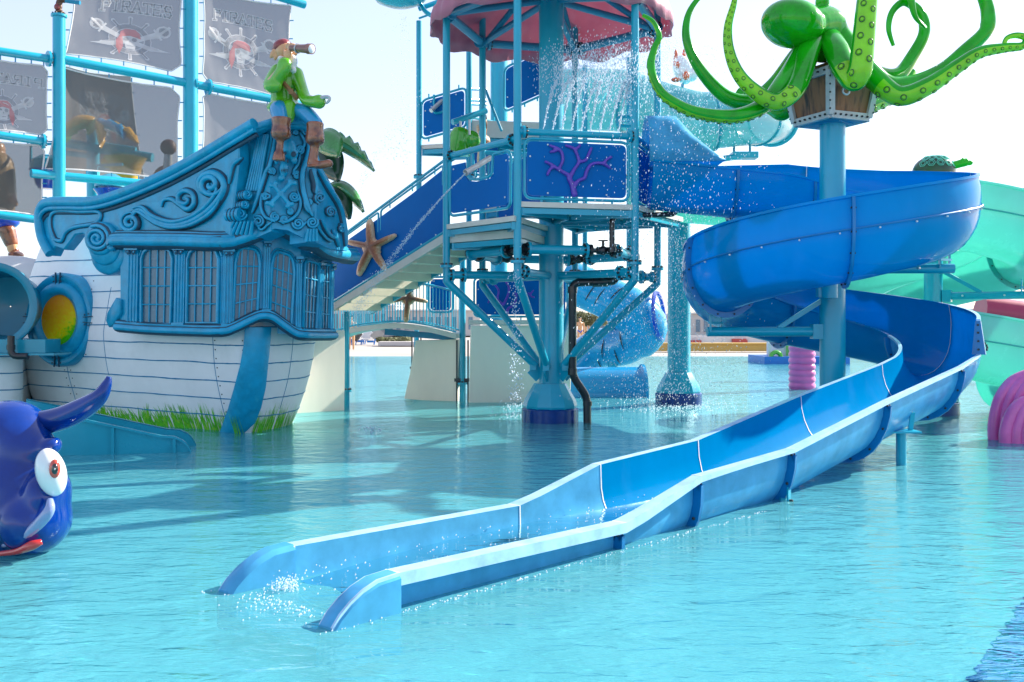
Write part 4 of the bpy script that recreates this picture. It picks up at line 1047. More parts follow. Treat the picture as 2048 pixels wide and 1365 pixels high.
# ---------------------------------------------------------------- pirate statue sitting on the crest
def q2(x, y, d=13.4): return P(*z2(x, y), d)
pir = thing('pirate_statue', 'green coated pirate statue with peg leg and hook, sitting with a telescope on the crest', 'statue', q2(600, 690, 13.4))
def blend(mb, pts, r, n=12):
    p_ = spl([(*v, k) for v, k in zip(pts, r)], 5); tube(mb, [Vector(a[:3]) for a in p_], [a[3] * RS[0] for a in p_], n); ell(mb, p_[0][:3], p_[0][3] * .98); ell(mb, p_[-1][:3], p_[-1][3] * .98)
RS[0] = .80
mb = MB()
ell(mb, q2(560, 305, 13.3), (.15, .17, .175)); ell(mb, q2(590, 330, 13.25), (.10, .11, .12)); blend(mb, [q2(565, 350, 13.35), q2(572, 400, 13.35)], [.085, .10])
blend(mb, [q2(575, 420), q2(565, 520), q2(560, 640)], [.20, .19, .20])
# ear
ell(mb, q2(492, 318, 13.25), (.045, .03, .10), Matrix.Rotation(.5, 3, 'Y'))
ell(mb, q2(506, 345, 13.25), (.03, .03, .05))
# nose, brow
ell(mb, q2(618, 318, 13.2), (.06, .05, .05)); ell(mb, q2(598, 275, 13.2), (.08, .08, .03))
# right arm to the telescope
blend(mb, [q2(520, 440, 13.3), q2(475, 500, 13.1), q2(520, 440, 13.0), q2(570, 360, 13.0)], [.10, .09, .07, .05])
hc = q2(580, 325, 12.99); ell(mb, hc, (.075, .04, .085), Matrix.Rotation(.4, 3, 'Y'))
for k, (a, b, c_) in enumerate((((590, 300), (612, 268), (640, 282)), ((585, 290), (596, 262), (628, 268)), ((575, 285), (578, 264), (610, 262)), ((592, 318), (615, 296), (640, 300)))):
    blend(mb, [q2(*a, 12.98 + .03 * k), q2(*b, 12.95 + .03 * k), q2(*c_, 12.97 + .03 * k)], [.024, .022, .018], 8)
blend(mb, [q2(570, 330, 13.05), q2(560, 300, 13.12), q2(585, 285, 13.18)], [.026, .022, .018], 8)
# left arm, thighs
blend(mb, [q2(635, 450, 13.3), q2(680, 570, 13.1), q2(765, 600, 12.9)], [.09, .075, .055])
blend(mb, [q2(560, 650), q2(535, 650, 13.1), q2(540, 720, 12.95)], [.13, .12, .09]); blend(mb, [q2(600, 650), q2(680, 670, 13.1), q2(745, 740, 12.95)], [.13, .12, .09])
mb.build('body', M['skin'], pir, remesh=.013, smooth_it=2)
mb = MB()
blend(mb, [q2(580, 405, 13.38), q2(570, 470, 13.36), q2(560, 560, 13.36), q2(562, 640, 13.36)], [.17, .235, .225, .24], 16)
ell(mb, q2(560, 640, 13.3), (.30, .24, .13)); blend(mb, [q2(590, 640, 13.15), q2(585, 700, 13.05)], [.14, .10])
blend(mb, [q2(520, 425, 13.3), q2(478, 505, 13.1), q2(505, 510, 13.02)], [.13, .125, .12]); blend(mb, [q2(500, 500, 13.05), q2(545, 430, 12.98), q2(562, 385, 12.98)], [.115, .11, .125])
blend(mb, [q2(632, 440, 13.3), q2(660, 520, 13.2), q2(688, 590, 13.05), q2(730, 605, 12.95), q2(765, 605, 12.9)], [.12, .105, .10, .10, .12])
coat = mb.build('coat', M['greenc'], pir, remesh=.016, smooth_it=4)
mb = MB()
blend(mb, [q2(545, 660, 13.3), q2(528, 655, 13.1), q2(540, 715, 12.95)], [.17, .155, .12]); blend(mb, [q2(610, 665, 13.3), q2(680, 672, 13.1), q2(748, 735, 12.95)], [.15, .14, .115])
mb.build('trousers', M['bluep'], pir, remesh=.016, smooth_it=3)
mb = MB()
lathe(mb, q2(540, 826, 12.95), [(.03, -.03), (.115, .01), (.135, .07), (.12, .16), (.13, .27), (.11, .28)], 20, (0.02, 0, 1))
lathe(mb, q2(526, 958, 12.95), [(.088, 0), (.082, .05), (.07, .11), (.05, .14), (.046, .24), (.06, .32)], 20, (.08, 0, 1))
mb.build('peg_leg', M['boot'], pir, ang=60, remesh=.015, smooth_it=3)
mb = MB()
lathe(mb, q2(742, 850, 12.95), [(.06, -.04), (.115, .0), (.125, .06), (.11, .18), (.115, .26), (.09, .27)], 20, (0, 0, 1))
blend(mb, [q2(742, 850, 12.95), q2(735, 900, 12.95), q2(728, 960, 12.95)], [.08, .075, .09])
blend(mb, [q2(720, 970, 12.95), q2(770, 980, 12.9), q2(825, 972, 12.85)], [.075, .07, .07])
box(mb, q2(770, 990, 12.9), (.32, .13, .02)); mb.build('boot', M['boot'], pir, remesh=.015, smooth_it=3)
mb = MB()
for k in range(7): ell(mb, q2(600 + 7 * sin(k) + k * 2.4, 345 + k * 12, 13.12), (.09 - .006 * k, .08, .06))
ell(mb, q2(540, 350, 13.2), (.06, .08, .05)); mb.build('beard', M['beard'], pir, remesh=.013, smooth_it=3)
mb = MB(); ell(mb, q2(548, 278, 13.32), (.165, .185, .125), Matrix.Rotation(-.35, 3, 'Y')); ell(mb, q2(505, 300, 13.4), (.06, .06, .06)); mb.build('bandana', M['redcl'], pir, remesh=.012, smooth_it=2)
mb = MB(); a, b = q2(600, 287, 12.98), q2(722, 292, 12.75); tube(mb, [a, a.lerp(b, .35)], .042, 18); tube(mb, [a.lerp(b, .3), a.lerp(b, .85)], [.05, .06], 18); tube(mb, [a.lerp(b, .83), b], .068, 20)
for k in (.33, .84): torus(mb, a.lerp(b, k), b - a, .054, .012, 18, 6, 1)
lathe(mb, b, [(.056, 0), (.03, .012)], 20, b - a, 2); mb.build('telescope', [M['brass'], M['metal'], M['eyew']], pir)
mb = MB(); hk = [q2(*v, 12.85) for v in ((768, 590), (795, 578), (820, 578), (828, 592), (815, 610), (803, 618))]; blend(mb, hk, [.04, .032, .03, .026, .02, .006], 8); mb.build('hook', M['metal'], pir)
mb = MB(); p_ = [q2(*v) for v in ((535, 460, 13.12), (560, 500, 13.09), (600, 545, 13.09), (640, 590, 13.12))]; tube(mb, p_, .035, 6, flat=(0, 1, 0)); box(mb, q2(600, 545, 13.07), (.06, .03, .07)); mb.build('strap', M['strap'], pir)
RS[0] = 1.0
# ---------------------------------------------------------------- palm fronds behind the crest
palm = thing('palm_tree', 'dark green artificial palm with broad fronds showing behind the ship crest', 'palm', (X(640, 15.6), 15.6, 0))
mb = MB(); tube(mb, [(X(575, 15.9), 15.9, 2.9), (X(600, 15.8), 15.8, 3.4), (X(640, 15.6), 15.6, 3.9)], [.1, .09, .07], 12); mb.build('trunk', M['wood'], palm)
def frond(par, pts, wd, d, mat, saw=0, dz=.4, th=.02, name='frond'):
    c = spl([(x, y) for x, y in pts], 8); n = len(c); mb = MB(); vs = []
    P3 = [P(x, y, d - dz * i / n) for i, (x, y) in enumerate(c)]
    for i in range(n):
        t = i / (n - 1); w_ = wd * (sin(pi * min(1, t * .9 + .1)) ** .6) * (1 - t ** 6)
        T = (P3[min(i + 1, n - 1)] - P3[max(i - 1, 0)]).normalized(); s_ = T.cross(Vector((0, 1, .0))).normalized()
        k = 1 - (.45 * ((i % 4) / 3) if saw else 0)
        vs += [P3[i] - s_ * w_ + Vector((0, .06, 0)), P3[i] - s_ * w_ * .4 + Vector((0, -.01, 0)), P3[i] - Vector((0, .035, 0)), P3[i] + s_ * w_ * .4 * k, P3[i] + s_ * w_ * k + Vector((0, .06, 0))]
    fs = [[5 * i + j, 5 * i + j + 1, 5 * i + j + 6, 5 * i + j + 5] for i in range(n - 1) for j in range(4)]
    mb.add(vs, fs); o = mb.build(name, mat, par, ang=50); m = o.modifiers.new('t', 'SOLIDIFY'); m.thickness = th; return o
frond(palm, [z2(760, 900), z2(830, 830), z2(920, 850), z2(1010, 920), z2(1092, 1015)], .13, 15.4, M['palm'], 1)
frond(palm, [z2(770, 800), z2(830, 850), z2(880, 930)], .20, 15.0, M['palm'])
frond(palm, [z2(760, 860), z2(820, 950), z2(880, 1075)], .24, 15.3, M['palm_d'])
frond(palm, [z2(700, 900), z2(780, 930), z2(850, 1020)], .22, 15.6, M['palm_d'])
frond(palm, [z2(800, 1150), z2(880, 1110), z2(960, 1160), z2(1028, 1258)], .10, 15.5, M['palm'])
frond(palm, [z2(840, 1120), z2(900, 1190), z2(945, 1300)], .14, 15.4, M['palm_d'])
# ---------------------------------------------------------------- sea creature at lower left
cr = thing('sea_creature', 'glossy royal blue horned sea creature head with bulging red eye at the left edge', 'water toy', (-3.8, 7.2, -.3))
mb = MB()
D0 = 7.1
ell(mb, (-4.30, 7.5, .40), (.75, .75, .56)); ell(mb, P(40, 1000, 7.0), (.30, .34, .40)); ell(mb, P(70, 1040, 6.85), (.235, .3, .24)); ell(mb, P(95, 990, 6.85), (.14, .25, .2))
ell(mb, P(50, 905, 7.0), (.22, .22, .22)); ell(mb, P(98, 895, 6.9), (.10, .10, .07), Matrix.Rotation(-.5, 3, 'Y')); ell(mb, P(20, 870, 7.1), (.28, .3, .25))
mb.build('head', M['whale'], cr, remesh=.03, smooth_it=5, sub=1)
mb = MB(); hs = spl([(*P(20, 850, 7.2), .10), (*P(70, 848, 7.15), .085), (*P(120, 838, 7.1), .082), (*P(165, 818, 7.05), .075), (*P(198, 795, 7.0), .055), (*P(213, 770, 7.0), .035), (*P(218, 754, 7.0), .016)], 6)
tube(mb, [Vector(a[:3]) for a in hs], [a[3] * 1.05 for a in hs], 18); mb.build('horn', M['whale'], cr, ang=180)
ec = P(102, 945, 6.68); rot = Matrix.Rotation(-.25, 3, 'Y') 
mb = MB(); ell(mb, ec, (.096, .10, .165), rot, 28, 18); ey = mb.build('eye', M['eyew'], cr, ang=180)
mb = MB(); fwd = Vector((.42, -.88, .08)).normalized(); ip = ec + Vector((.06, -.076, .035))
for r0, mi, o in ((.058, 0, .0), (.034, 1, .022), (.010, 2, .036)): ell(mb, ip + fwd * o, (r0 * .62, r0 * .55, r0 * 1.1), Matrix.Rotation(.3, 3, 'Z'), 18, 10, mi)  # smallest white bead is the highlight on the pupil, modelled in
mb.build('iris', [M['eyer'], M['eyeb'], M['eyew']], ey, ang=180)
mb = MB(); lp_ = spl([(*P(6, 1092, 6.68), .02), (*P(40, 1078, 6.62), .04), (*P(75, 1050, 6.6), .055), (*P(98, 1022, 6.58), .05), (*P(100, 1000, 6.62), .03)], 6); tube(mb, [Vector(a[:3]) for a in lp_], [a[3] * .72 for a in lp_], 12); mb.build('lip', M['whale_l'], cr, ang=180)
mb = MB(); mt = spl([(*P(-20, 1110, 6.7), .03), (*P(30, 1104, 6.62), .04), (*P(62, 1092, 6.58), .06), (*P(84, 1084, 6.6), .035)], 6); tube(mb, [Vector(a[:3]) for a in mt], [a[3] * .55 for a in mt], 12); mb.build('mouth', M['red'], cr, ang=180)
# ---------------------------------------------------------------- small toddler slide beside the ship
ts = thing('toddler_slide', 'short pale turquoise slide beside the white hull ending behind the blue creature', 'water slide', (X(250, 12), 12, 0))
S3 = []
pA = Vector((X(388, 12.35), 12.35, 0)); pB = Vector((X(40, 11.9), 11.9, 0)); dv = (pA - pB)
for s_ in (1.0, .985, .97, .95, .9, .82, .7, .55, .45, .3, .15, 0):
    q = pB + dv * s_; zt_ = interp(s_, [(0, .62), (.45, .40), (.82, .215), (.9, .20), (.95, .15), (.97, .11), (.985, .06), (1, 0)])
    S3.append(dict(p=(q.x, q.y), z=zt_, D=zt_ + .3, e=.01, q=.3, lip=.05, w=.30))
TP = Path(S3[::-1]); 
for a, b in ((0, 4), (4, 7), (7, len(S3) - 1)): TP.part(a, b, 'flume_section', [M['teal'], M['teal']], ts)
for c in (4, 7): TP.flange(c, 'flange', [M['teal'], M['bolt'], M['teal']], ts, wd=.04, seal=False)
# ---------------------------------------------------------------- round tube mouth at the left edge, side hull, drain pipe
tm = thing('slide_tube', 'dark teal open mouthed tube slide at the left edge beside the porthole', 'water slide', P(22, 640, 15.0))
mb = MB(); c = P(-16, 612, 15.0); ax = Vector((.15, -1, 0)).normalized()
lathe(mb, c - ax * .9, [(.50, 0), (.60, .85), (.66, .88), (.66, .95), (.60, .96), (.54, .93), (.46, .2), (.2, .12), (.01, .1)], 40, ax, cap=False)
mb.build('shell', M['tealdeep'], tm, ang=50)
mb = MB(); box(mb, P(40, 692, 15.1), (1.0, .5, .2)); box(mb, P(40, 708, 15.0), (1.3, .6, .03)); mb.build('plinth', M['teal'], tm)
dp = thing('drain_pipe', 'short black elbow pipe under the teal tube at left edge', 'pipe', P(22, 700, 14.7))
mb = MB(); tube(mb, fillet([P(22, 672, 14.7), P(22, 713, 14.7), P(56, 713, 14.7)], .1), .05, 12); tube(mb, [P(22, 690, 14.7), P(22, 700, 14.7)], .06, 12); mb.build('pipe', M['black'], dp)
sh = thing('bow_hull', 'white planked side hull section at far left under the teal tube', 'play ship', P(10, 800, 16.0))
mb = MB(); pts = [(-10.8, 16.6), (-9.6, 15.6), (X(20, 15.4), 15.4), (X(48, 16.3), 16.3), (X(60, 17), 17.2)]; pts = spl(pts, 5); vs = []; n = len(pts)
for (x, y) in pts:
    for k in range(9): z = -.3 + 1.5 * k / 8; vs.append((x - .1 * (1 - min(1, z)) ** 2, y + .2 * (1 - min(1, z)) ** 2, z))
mb.add(vs, [[i * 9 + k, (i + 1) * 9 + k, (i + 1) * 9 + k + 1, i * 9 + k + 1] for i in range(n - 1) for k in range(8)])
for k in range(4): tube(mb, [Vector((x - .1 * (1 - z) ** 2, y + .2 * (1 - z) ** 2 - .002, z)) for x, y in pts for z in [.25 + .26 * k]], .009, 5, mi=1)
mb.build('planking', [M['hull'], M['plankline']], sh, ang=60)
# pirate statue cut by the left edge
lpst = thing('pirate_statue', 'partly visible pirate statue in tan coat and orange boot at far left edge', 'statue', P(10, 510, 19))
d = 19.0
mb = MB(); blend(mb, [P(-10, 330, d), P(-12, 420, d)], [.3, .34]); blend(mb, [P(0, 350, d), P(20, 390, d), P(30, 408, d - .2)], [.11, .09, .06]); ell(mb, P(-8, 300, d), (.17, .17, .2)); blend(mb, [P(0, 430, d), P(15, 460, d - .1), P(26, 500, d - .1)], [.15, .12, .1]); mb.build('body', M['skin'], lpst, remesh=.02, smooth_it=3)
mb = MB(); blend(mb, [P(-8, 335, d - .02), P(-8, 400, d - .02), P(-4, 425, d - .02)], [.33, .36, .30]); blend(mb, [P(0, 350, d), P(17, 385, d)], [.14, .12]); mb.build('coat', paint('tan_coat', (.35, .22, .08), .35, .3, 5, coat=.4), lpst, remesh=.02, smooth_it=3)
mb = MB(); ell(mb, P(2, 442, d - .05), (.34, .3, .18)); mb.build('trousers', M['deep'], lpst)
mb = MB(); blend(mb, [P(14, 462, d - .1), P(22, 485, d - .1)], [.16, .13]); blend(mb, [P(24, 488, d - .1), P(30, 506, d - .1)], [.07, .09]); ell(mb, P(32, 510, d - .2), (.13, .2, .07)); mb.build('boot', M['boot'], lpst, remesh=.02, smooth_it=3)
mb = MB(); mb.add([P(-40, 292, d), P(12, 316, d), P(8, 330, d), P(-40, 312, d), P(-40, 292, d + .3), P(12, 316, d + .3), P(8, 330, d + .3), P(-40, 312, d + .3)], [[0, 1, 2, 3], [4, 7, 6, 5], [0, 4, 5, 1], [1, 5, 6, 2], [2, 6, 7, 3]]); mb.build('hat', M['wood'], lpst)
rk = thing('white_canopy', 'white rounded fairing below the far left statue', 'canopy', P(30, 540, 18)); mb = MB(); ell(mb, P(20, 560, 18.5), (.9, .6, .45), n=24, m=12); mb.build('shell', M['wallw'], rk)
# ---------------------------------------------------------------- play rig with yellow bucket seen through the sail
rg = thing('play_rig', 'grey blue pipe frame with palm leaf crown seen through the plain front sail', 'play frame', P(185, 640, 26)); d = 26
mb = MB(); tube(mb, [P(187, 640, d), P(186, 255, d)], .16, 16); mb.build('post', M['steel'], rg)
mb = MB()
for a, b, r in (((135, 287), (305, 316), .12), ((205, 290), (272, 300), .07), ((120, 305), (178, 312), .07), ((228, 290), (229, 350), .05), ((266, 298), (267, 325), .05), ((180, 345), (228, 330), .06)): tube(mb, [P(*a, d - .1), P(*b, d - .1)], r, 10)
mb.build('crossbeam', M['steel'], rg)
for pts, mt_ in (([z1(560, 715), z1(450, 720), z1(340, 800)], 'yellow'), ([z1(540, 715), z1(430, 770), z1(370, 860)], 'palm'), ([z1(560, 715), z1(540, 760), z1(520, 800)], 'palm'), ([z1(570, 715), z1(600, 790), z1(595, 880)], 'yellow'), ([z1(580, 715), z1(700, 760), z1(735, 830)], 'bluep'), ([z1(600, 720), z1(750, 780), z1(820, 850)], 'yellow')):
    frond(rg, pts, .13, d - .3, M[mt_], 1, name='leaf')
yb = thing('bucket', 'yellow tipping bucket on the pipe frame behind the plain sail', 'bucket', P(250, 360, 25.6))
mb = MB(); c = P(251, 360, 25.6); lathe(mb, c, [(.30, 0), (.38, .2), (.40, .35), (.5, .52), (.54, .56), (.50, .57), (.34, .3)], 24); mb.build('body', M['yellow'], yb); 
for sx in (-1,): mb = MB(); ell(mb, c + Vector((-.42, 0, .45)), (.2, .2, .16)); mb.build('lobe', M['yellow'], yb)
dr = thing('drum_toy', 'brown ball headed drum toy on post behind the sail beside the thick mast', 'water toy', P(335, 362, 25)); d = 25
mb = MB(); ell(mb, P(337, 295, d), (.20, .2, .2)); mb.build('ball', M['wood'], dr); mb = MB(); tube(mb, [P(337, 310, d), P(333, 365, d)], [.1, .13], 12); mb.build('neck', M['metal'], dr); mb = MB(); ell(mb, P(335, 358, d + .2), (.36, .3, .35)); mb.build('drum', M['strap'], dr)
for lab, (px, py, dd_, s_), mt_ in (('deep blue tipping bucket hanging under the lower yard beside the thin mast', (93, 352, 19.2, 1.0), 'deep'), ('deep blue bucket with chain hanging below the yard behind the sheer board', (222, 388, 21, 1.1), 'deep')):
    bk = thing('bucket', lab, 'bucket', P(px, py, dd_), 'deep blue tipping buckets'); c = P(px, py, dd_)
    mb = MB(); lathe(mb, c - Vector((0, 0, .25 * s_)), [(.14 * s_, 0), (.2 * s_, .08), (.24 * s_, .25), (.32 * s_, .36), (.3 * s_, .37), (.18 * s_, .1)], 20); mb.build('body', M[mt_], bk)
    mb = MB(); lathe(mb, c + Vector((0, 0, .12 * s_)), [(.3 * s_, 0), (.27 * s_, .18), (.1 * s_, .28)], 20); mb.build('cap', M['teal'], bk)
    mb = MB(); tube(mb, [c + Vector((-.3, 0, .1)), c + Vector((-.3, 0, .6)), c + Vector((.25, 0, .62))], .03, 8); mb.build('hanger', M['steel'], bk)
# ---------------------------------------------------------------- central play tower
TX, TY, TR_ = .62, 15.7, 1.7
tw = thing('play_tower', 'tall hexagonal blue water play tower with pink awning roof and flared strut base', 'play tower', (TX, TY, 0))
PP = {}
for k, (a, px) in {'a0': (-46, 1270), 'a1': (-106, 1035), 'a2': (-166, 893), 'a3': (134, 965), 'a4': (74, 1150), 'a5': (14, 1315)}.items():
    y = TY + TR_ * sin(radians(a)); PP[k] = Vector((X(px, y), y, 0))
order = ['a0', 'a1', 'a2', 'a3', 'a4', 'a5']
mb = MB(); lathe(mb, (TX, TY, -.3), [(.195, 0), (.195, 8.2)], 36); mb.build('column', M['steel'], tw)
base_block(tw, TX - .02, TY, .45)
for k in order:
    p_ = PP[k]; mb = MB(); bz = 2.17; c = Vector((TX, TY, 0)); r = (p_ - c).normalized()
    tube(mb, [p_ + Vector((0, 0, bz)), p_ + Vector((0, 0, 6.9))], .057, 16)
    tube(mb, [p_ + Vector((0, 0, bz + .03)), p_ + Vector((0, 0, bz)) - r * .02, c + r * .26 + Vector((0, 0, .88))], .06, 16)
    beam(mb, c + r * .18 + Vector((0, 0, .70)), c + r * .32 + Vector((0, 0, .84)), .02, .2); flang(mb, p_ + Vector((0, 0, 2.42)), (0, 0, 1), .10)
    box(mb, c + r * .3 + Vector((0, 0, .86)), (.1, .1, .1)); flang(mb, p_ + Vector((0, 0, 6.32)), r, .1)
    mb.build('post', [M['steel'], M['bolt']], tw)
# radial pipes and manifold low on the posts
for k in order:
    p_ = PP[k] + Vector((0, 0, 2.29)); c = Vector((TX, TY, 2.29)); mb = MB(); tube(mb, [c, p_], .062, 12); r = (p_ - c).normalized(); flang(mb, p_ - r * .28, r, .11); flang(mb, p_ - r * .1, r, .09); mb.build('radial_pipe', [M['steel'], M['bolt']], tw)
mf = [PP[k].lerp(Vector((TX, TY, 0)), .22) + Vector((0, 0, 2.62)) for k in order]
for i in range(6):
    a, b = mf[i], mf[(i + 1) % 6]; mb = MB(); tube(mb, [a.lerp(b, .32), a.lerp(b, .98)], .07, 12); t = (b - a).normalized()
    flang(mb, a.lerp(b, .33), t, .11); flang(mb, a.lerp(b, .96), t, .11); mb.build('manifold_pipe', [M['steel'], M['bolt']], tw)
    mb = MB(); tube(mb, [a.lerp(b, -.05), a.lerp(b, .31)], .035, 10); ell(mb, a.lerp(b, .14), (.07, .07, .07)); tube(mb, [a.lerp(b, .07), a.lerp(b, .21)], .055, 10); flang(mb, a.lerp(b, .02), t, .09); flang(mb, a.lerp(b, .28), t, .09); tube(mb, [a.lerp(b, .14), a.lerp(b, .14) + Vector((0, 0, .14))], .02, 8); box(mb, a.lerp(b, .14) + Vector((0, 0, .15)), (.14, .03, .02)); mb.build('valve', [M['black'], M['black']], tw)
# decks
def deck(par, pts, z, th=.075, name='deck', beams=True):
    mb = MB(); n = len(pts); vs = [Vector((p_[0], p_[1], z - th)) for p_ in pts] + [Vector((p_[0], p_[1], z)) for p_ in pts]
    mb.add(vs, [list(range(n))[::-1], list(range(n, 2 * n))] + [[i, (i + 1) % n, n + (i + 1) % n, n + i] for i in range(n)])
    o = mb.build(name, M['deck'], par, ang=20)
    if beams:
        mb = MB(); c = sum((Vector((p_[0], p_[1], 0)) for p_ in pts), Vector()) / n
        for p_ in pts: q = Vector((p_[0], p_[1], 0)); beam(mb, c.lerp(q, .05) + Vector((0, 0, z - th - .06)), c.lerp(q, .93) + Vector((0, 0, z - th - .06)), .05, .11)
        for i in range(n): a, b = Vector((*pts[i][:2], 0)), Vector((*pts[(i + 1) % n][:2], 0)); beam(mb, c.lerp(a, .9) + Vector((0, 0, z - th - .05)), c.lerp(b, .9) + Vector((0, 0, z - th - .05)), .04, .08)
        mb.build('deck_beams', M['steel'], par)
cc = Vector((TX, TY, 0))
def out(k, f): return cc + (PP[k] - cc) * f
deck(tw, [cc, out('a2', 1.02), out('a1', 1.08)], 3.06); deck(tw, [cc, out('a1', 1.02), out('a0', 1.02)], 3.27); deck(tw, [cc, out('a0', 1.02), out('a5', 1.25), (2.6, 15.6)][:3], 3.27)
deck(tw, [cc, out('a3', 1.0), out('a2', 1.0)], 2.88); deck(tw, [cc, out('a4', 1), out('a3', 1)], 3.5); deck(tw, [cc, out('a5', 1), out('a4', 1)], 3.27)
deck(tw, [cc + Vector((-.1, -.1, 0)), out('a2', .98), out('a1', .9)], 2.90, .12, 'riser_deck')
# railing panels
def panel(par, a, b, z0, z1, name='rail_panel', slope=0, frame=True, gap=.04, in_=.10, cor=.12, mat='panel', topr=True, bot=None):
    a = Vector((a[0], a[1], 0)); b = Vector((b[0], b[1], 0)); t = (b - a).normalized(); ln = (b - a).length
    def m(x, z): return a + t * x + Vector((0, 0, z + slope * x / ln))
    mb = MB(); pts = [m(in_, z0), m(ln - in_, z0), m(ln - in_, z1), m(in_, z1)]
    tube(mb, fillet(pts, cor, 5, True), .022, 8, closed=True)
    for f in (.2, .5, .8): tube(mb, [m(ln * f, z0), m(ln * f, z0 - .07)], .015, 6); tube(mb, [m(ln * f, z1), m(ln * f, z1 + .08)], .014, 6)
    o = mb.build(name, M['steel'], par, ang=60)
    nrm = Vector((t.y, -t.x, 0)); nrm = nrm if nrm.dot(-a) > 0 else -nrm
    mb = MB(); e = in_ + gap; pts = fillet([m(e, z0 + gap), m(ln - e, z0 + gap), m(ln - e, z1 - gap), m(e, z1 - gap)], cor * .7, 4, True); n = len(pts)
    mb.add([q + nrm * .01 for q in pts] + [q - nrm * .01 for q in pts], [list(range(n)), list(range(n, 2 * n))[::-1]] + [[i, n + i, n + (i + 1) % n, (i + 1) % n] for i in range(n)])
    for x in (.25, .75):
        for z in (z0 + gap + .04, z1 - gap - .04): bolt(mb, m(ln * x, z) + nrm * .01, nrm, .014, .012, 1)
    for x in (e + .04, ln - e - .04):
        for z in (lerp(z0, z1, .3), lerp(z0, z1, .7)): bolt(mb, m(x, z) + nrm * .01, nrm, .014, .012, 1)
    mb.build('sheet', [M[mat], M['boltw']], o, ang=30)
    return m, nrm, ln, o
mB, nB, lB, oB = panel(tw, PP['a1'], PP['a0'], 3.32, 4.17)
def pz(px, py, pl, off=0): return pl.p3(px, py, off)
BL = PL.ab(PP['a1'], PP['a0'])
def coral(par, pl, br, r, off=.03):
    mb = MB()
    for pts in br:
        c = spl([(x, y) for x, y, _ in pts], 5); rr = spl([(k, 0) for _, _, k in pts], 5)
        tube(mb, [pl.p3(x, y, off) for x, y in c], [k[0] * r for k in rr], 8); ell(mb, pl.p3(*c[-1], off), rr[-1][0] * r, n=8, m=6); ell(mb, pl.p3(*c[0], off), rr[0][0] * r, n=8, m=6)
    return mb.build('coral_relief', M['coral'], par, remesh=.014, smooth_it=3)
zc = lambda x, y: (840 + x / 3.938, 220 + y / 3.938)
def br(*pts): return [(*zc(x, y), k) for x, y, k in pts]
BR = [br((1212, 668, 1.5), (1195, 600, 1.3), (1170, 545, 1.2)), br((1175, 550, 1.1), (1165, 520, 1), (1080, 470, .8), (1040, 440, .8), (985, 412, .7)), br((1045, 450, .8), (1015, 480, .7), (1000, 512, .8)), br((1090, 470, .8), (1120, 400, .8), (1110, 340, .8), (1080, 310, .8), (1020, 285, .7)), br((1080, 315, .8), (1060, 328, .7), (1025, 335, .7)),
      br((1180, 530, 1), (1205, 480, .9), (1245, 415, .8), (1225, 340, .8), (1200, 305, .8), (1145, 285, .7)), br((1215, 315, .7), (1240, 300, .7), (1255, 282, .7)), br((1245, 415, .8), (1300, 400, .8), (1325, 350, .8), (1345, 305, .7)),
      br((1210, 600, 1.2), (1245, 560, .9), (1290, 540, .9), (1310, 480, .9), (1350, 430, .8), (1430, 425, .8), (1490, 460, .7)), br((1440, 425, .8), (1465, 395, .7), (1500, 375, .7))]
coral(oB, BL, BR, .032)
mb = MB(); tube(mb, [PP['a1'] + Vector((0, 0, 4.26)), PP['a0'] + Vector((0, 0, 4.26))], .05, 12); 
for f in (.05, .95): flang(mb, PP['a1'].lerp(PP['a0'], f) + Vector((0, 0, 4.26)), PP['a0'] - PP['a1'], .09)
mb.build('spray_rail', [M['steel'], M['bolt']], tw)
# left front panel with its cut-out
AL = PL.ab(PP['a2'], PP['a1']); 
def za(x, y): return (840 + x / 3.938, 220 + y / 3.938)
mb = MB(); outl = [za(*q) for q in ((240, 400), (265, 385), (375, 380), (380, 520), (395, 545), (440, 550), (540, 530), (565, 510), (575, 350), (690, 320), (715, 350), (712, 740), (690, 775), (260, 835), (238, 820))]
tube(mb, fillet([AL.p3(x, y, 0) for x, y in outl], .05, 3, True), .022, 8, closed=True); oA = mb.build('rail_panel', M['steel'], tw, ang=60)
mb = MB(); prism(mb, [za(*q) for q in ((252, 440), (358, 415), (362, 530), (385, 560), (450, 566), (552, 545), (582, 520), (590, 365), (685, 345), (695, 360), (693, 730), (675, 752), (262, 815), (250, 800))], AL, -.012, .012)
for q in ((270, 470), (685, 400), (675, 690), (365, 785), (545, 755), (465, 560)): bolt(mb, AL.p3(*za(*q), .012), AL.n, .014, .012, 1)
mb.build('sheet', [M['panel'], M['boltw']], oA, ang=30)
mb = MB(); a_, b_ = PP['a2'] + Vector((0, 0, 4.10)), PP['a1'] + Vector((0, 0, 4.16)); tube(mb, [a_, b_], .048, 12)
for f in (.06, .92): flang(mb, a_.lerp(b_, f), b_ - a_, .09)
mb.build('hand_rail', [M['steel'], M['bolt']], tw)
for k1, k2, za_, zb_ in (('a0', 'a5', 3.32, 4.17), ('a4', 'a3', 3.5, 4.35)):
    panel(tw, PP[k1], PP[k2], za_, zb_)
    mb = MB(); tube(mb, [PP[k1] + Vector((0, 0, zb_ + .09)), PP[k2] + Vector((0, 0, zb_ + .09))], .04, 10); mb.build('hand_rail', M['steel'], tw)
panel(tw, PP['a3'].lerp(PP['a4'], .1) + Vector((.05, -.5, 0)), cc + Vector((-.1, -.4, 0)), 3.15, 4.05, slope=.25)
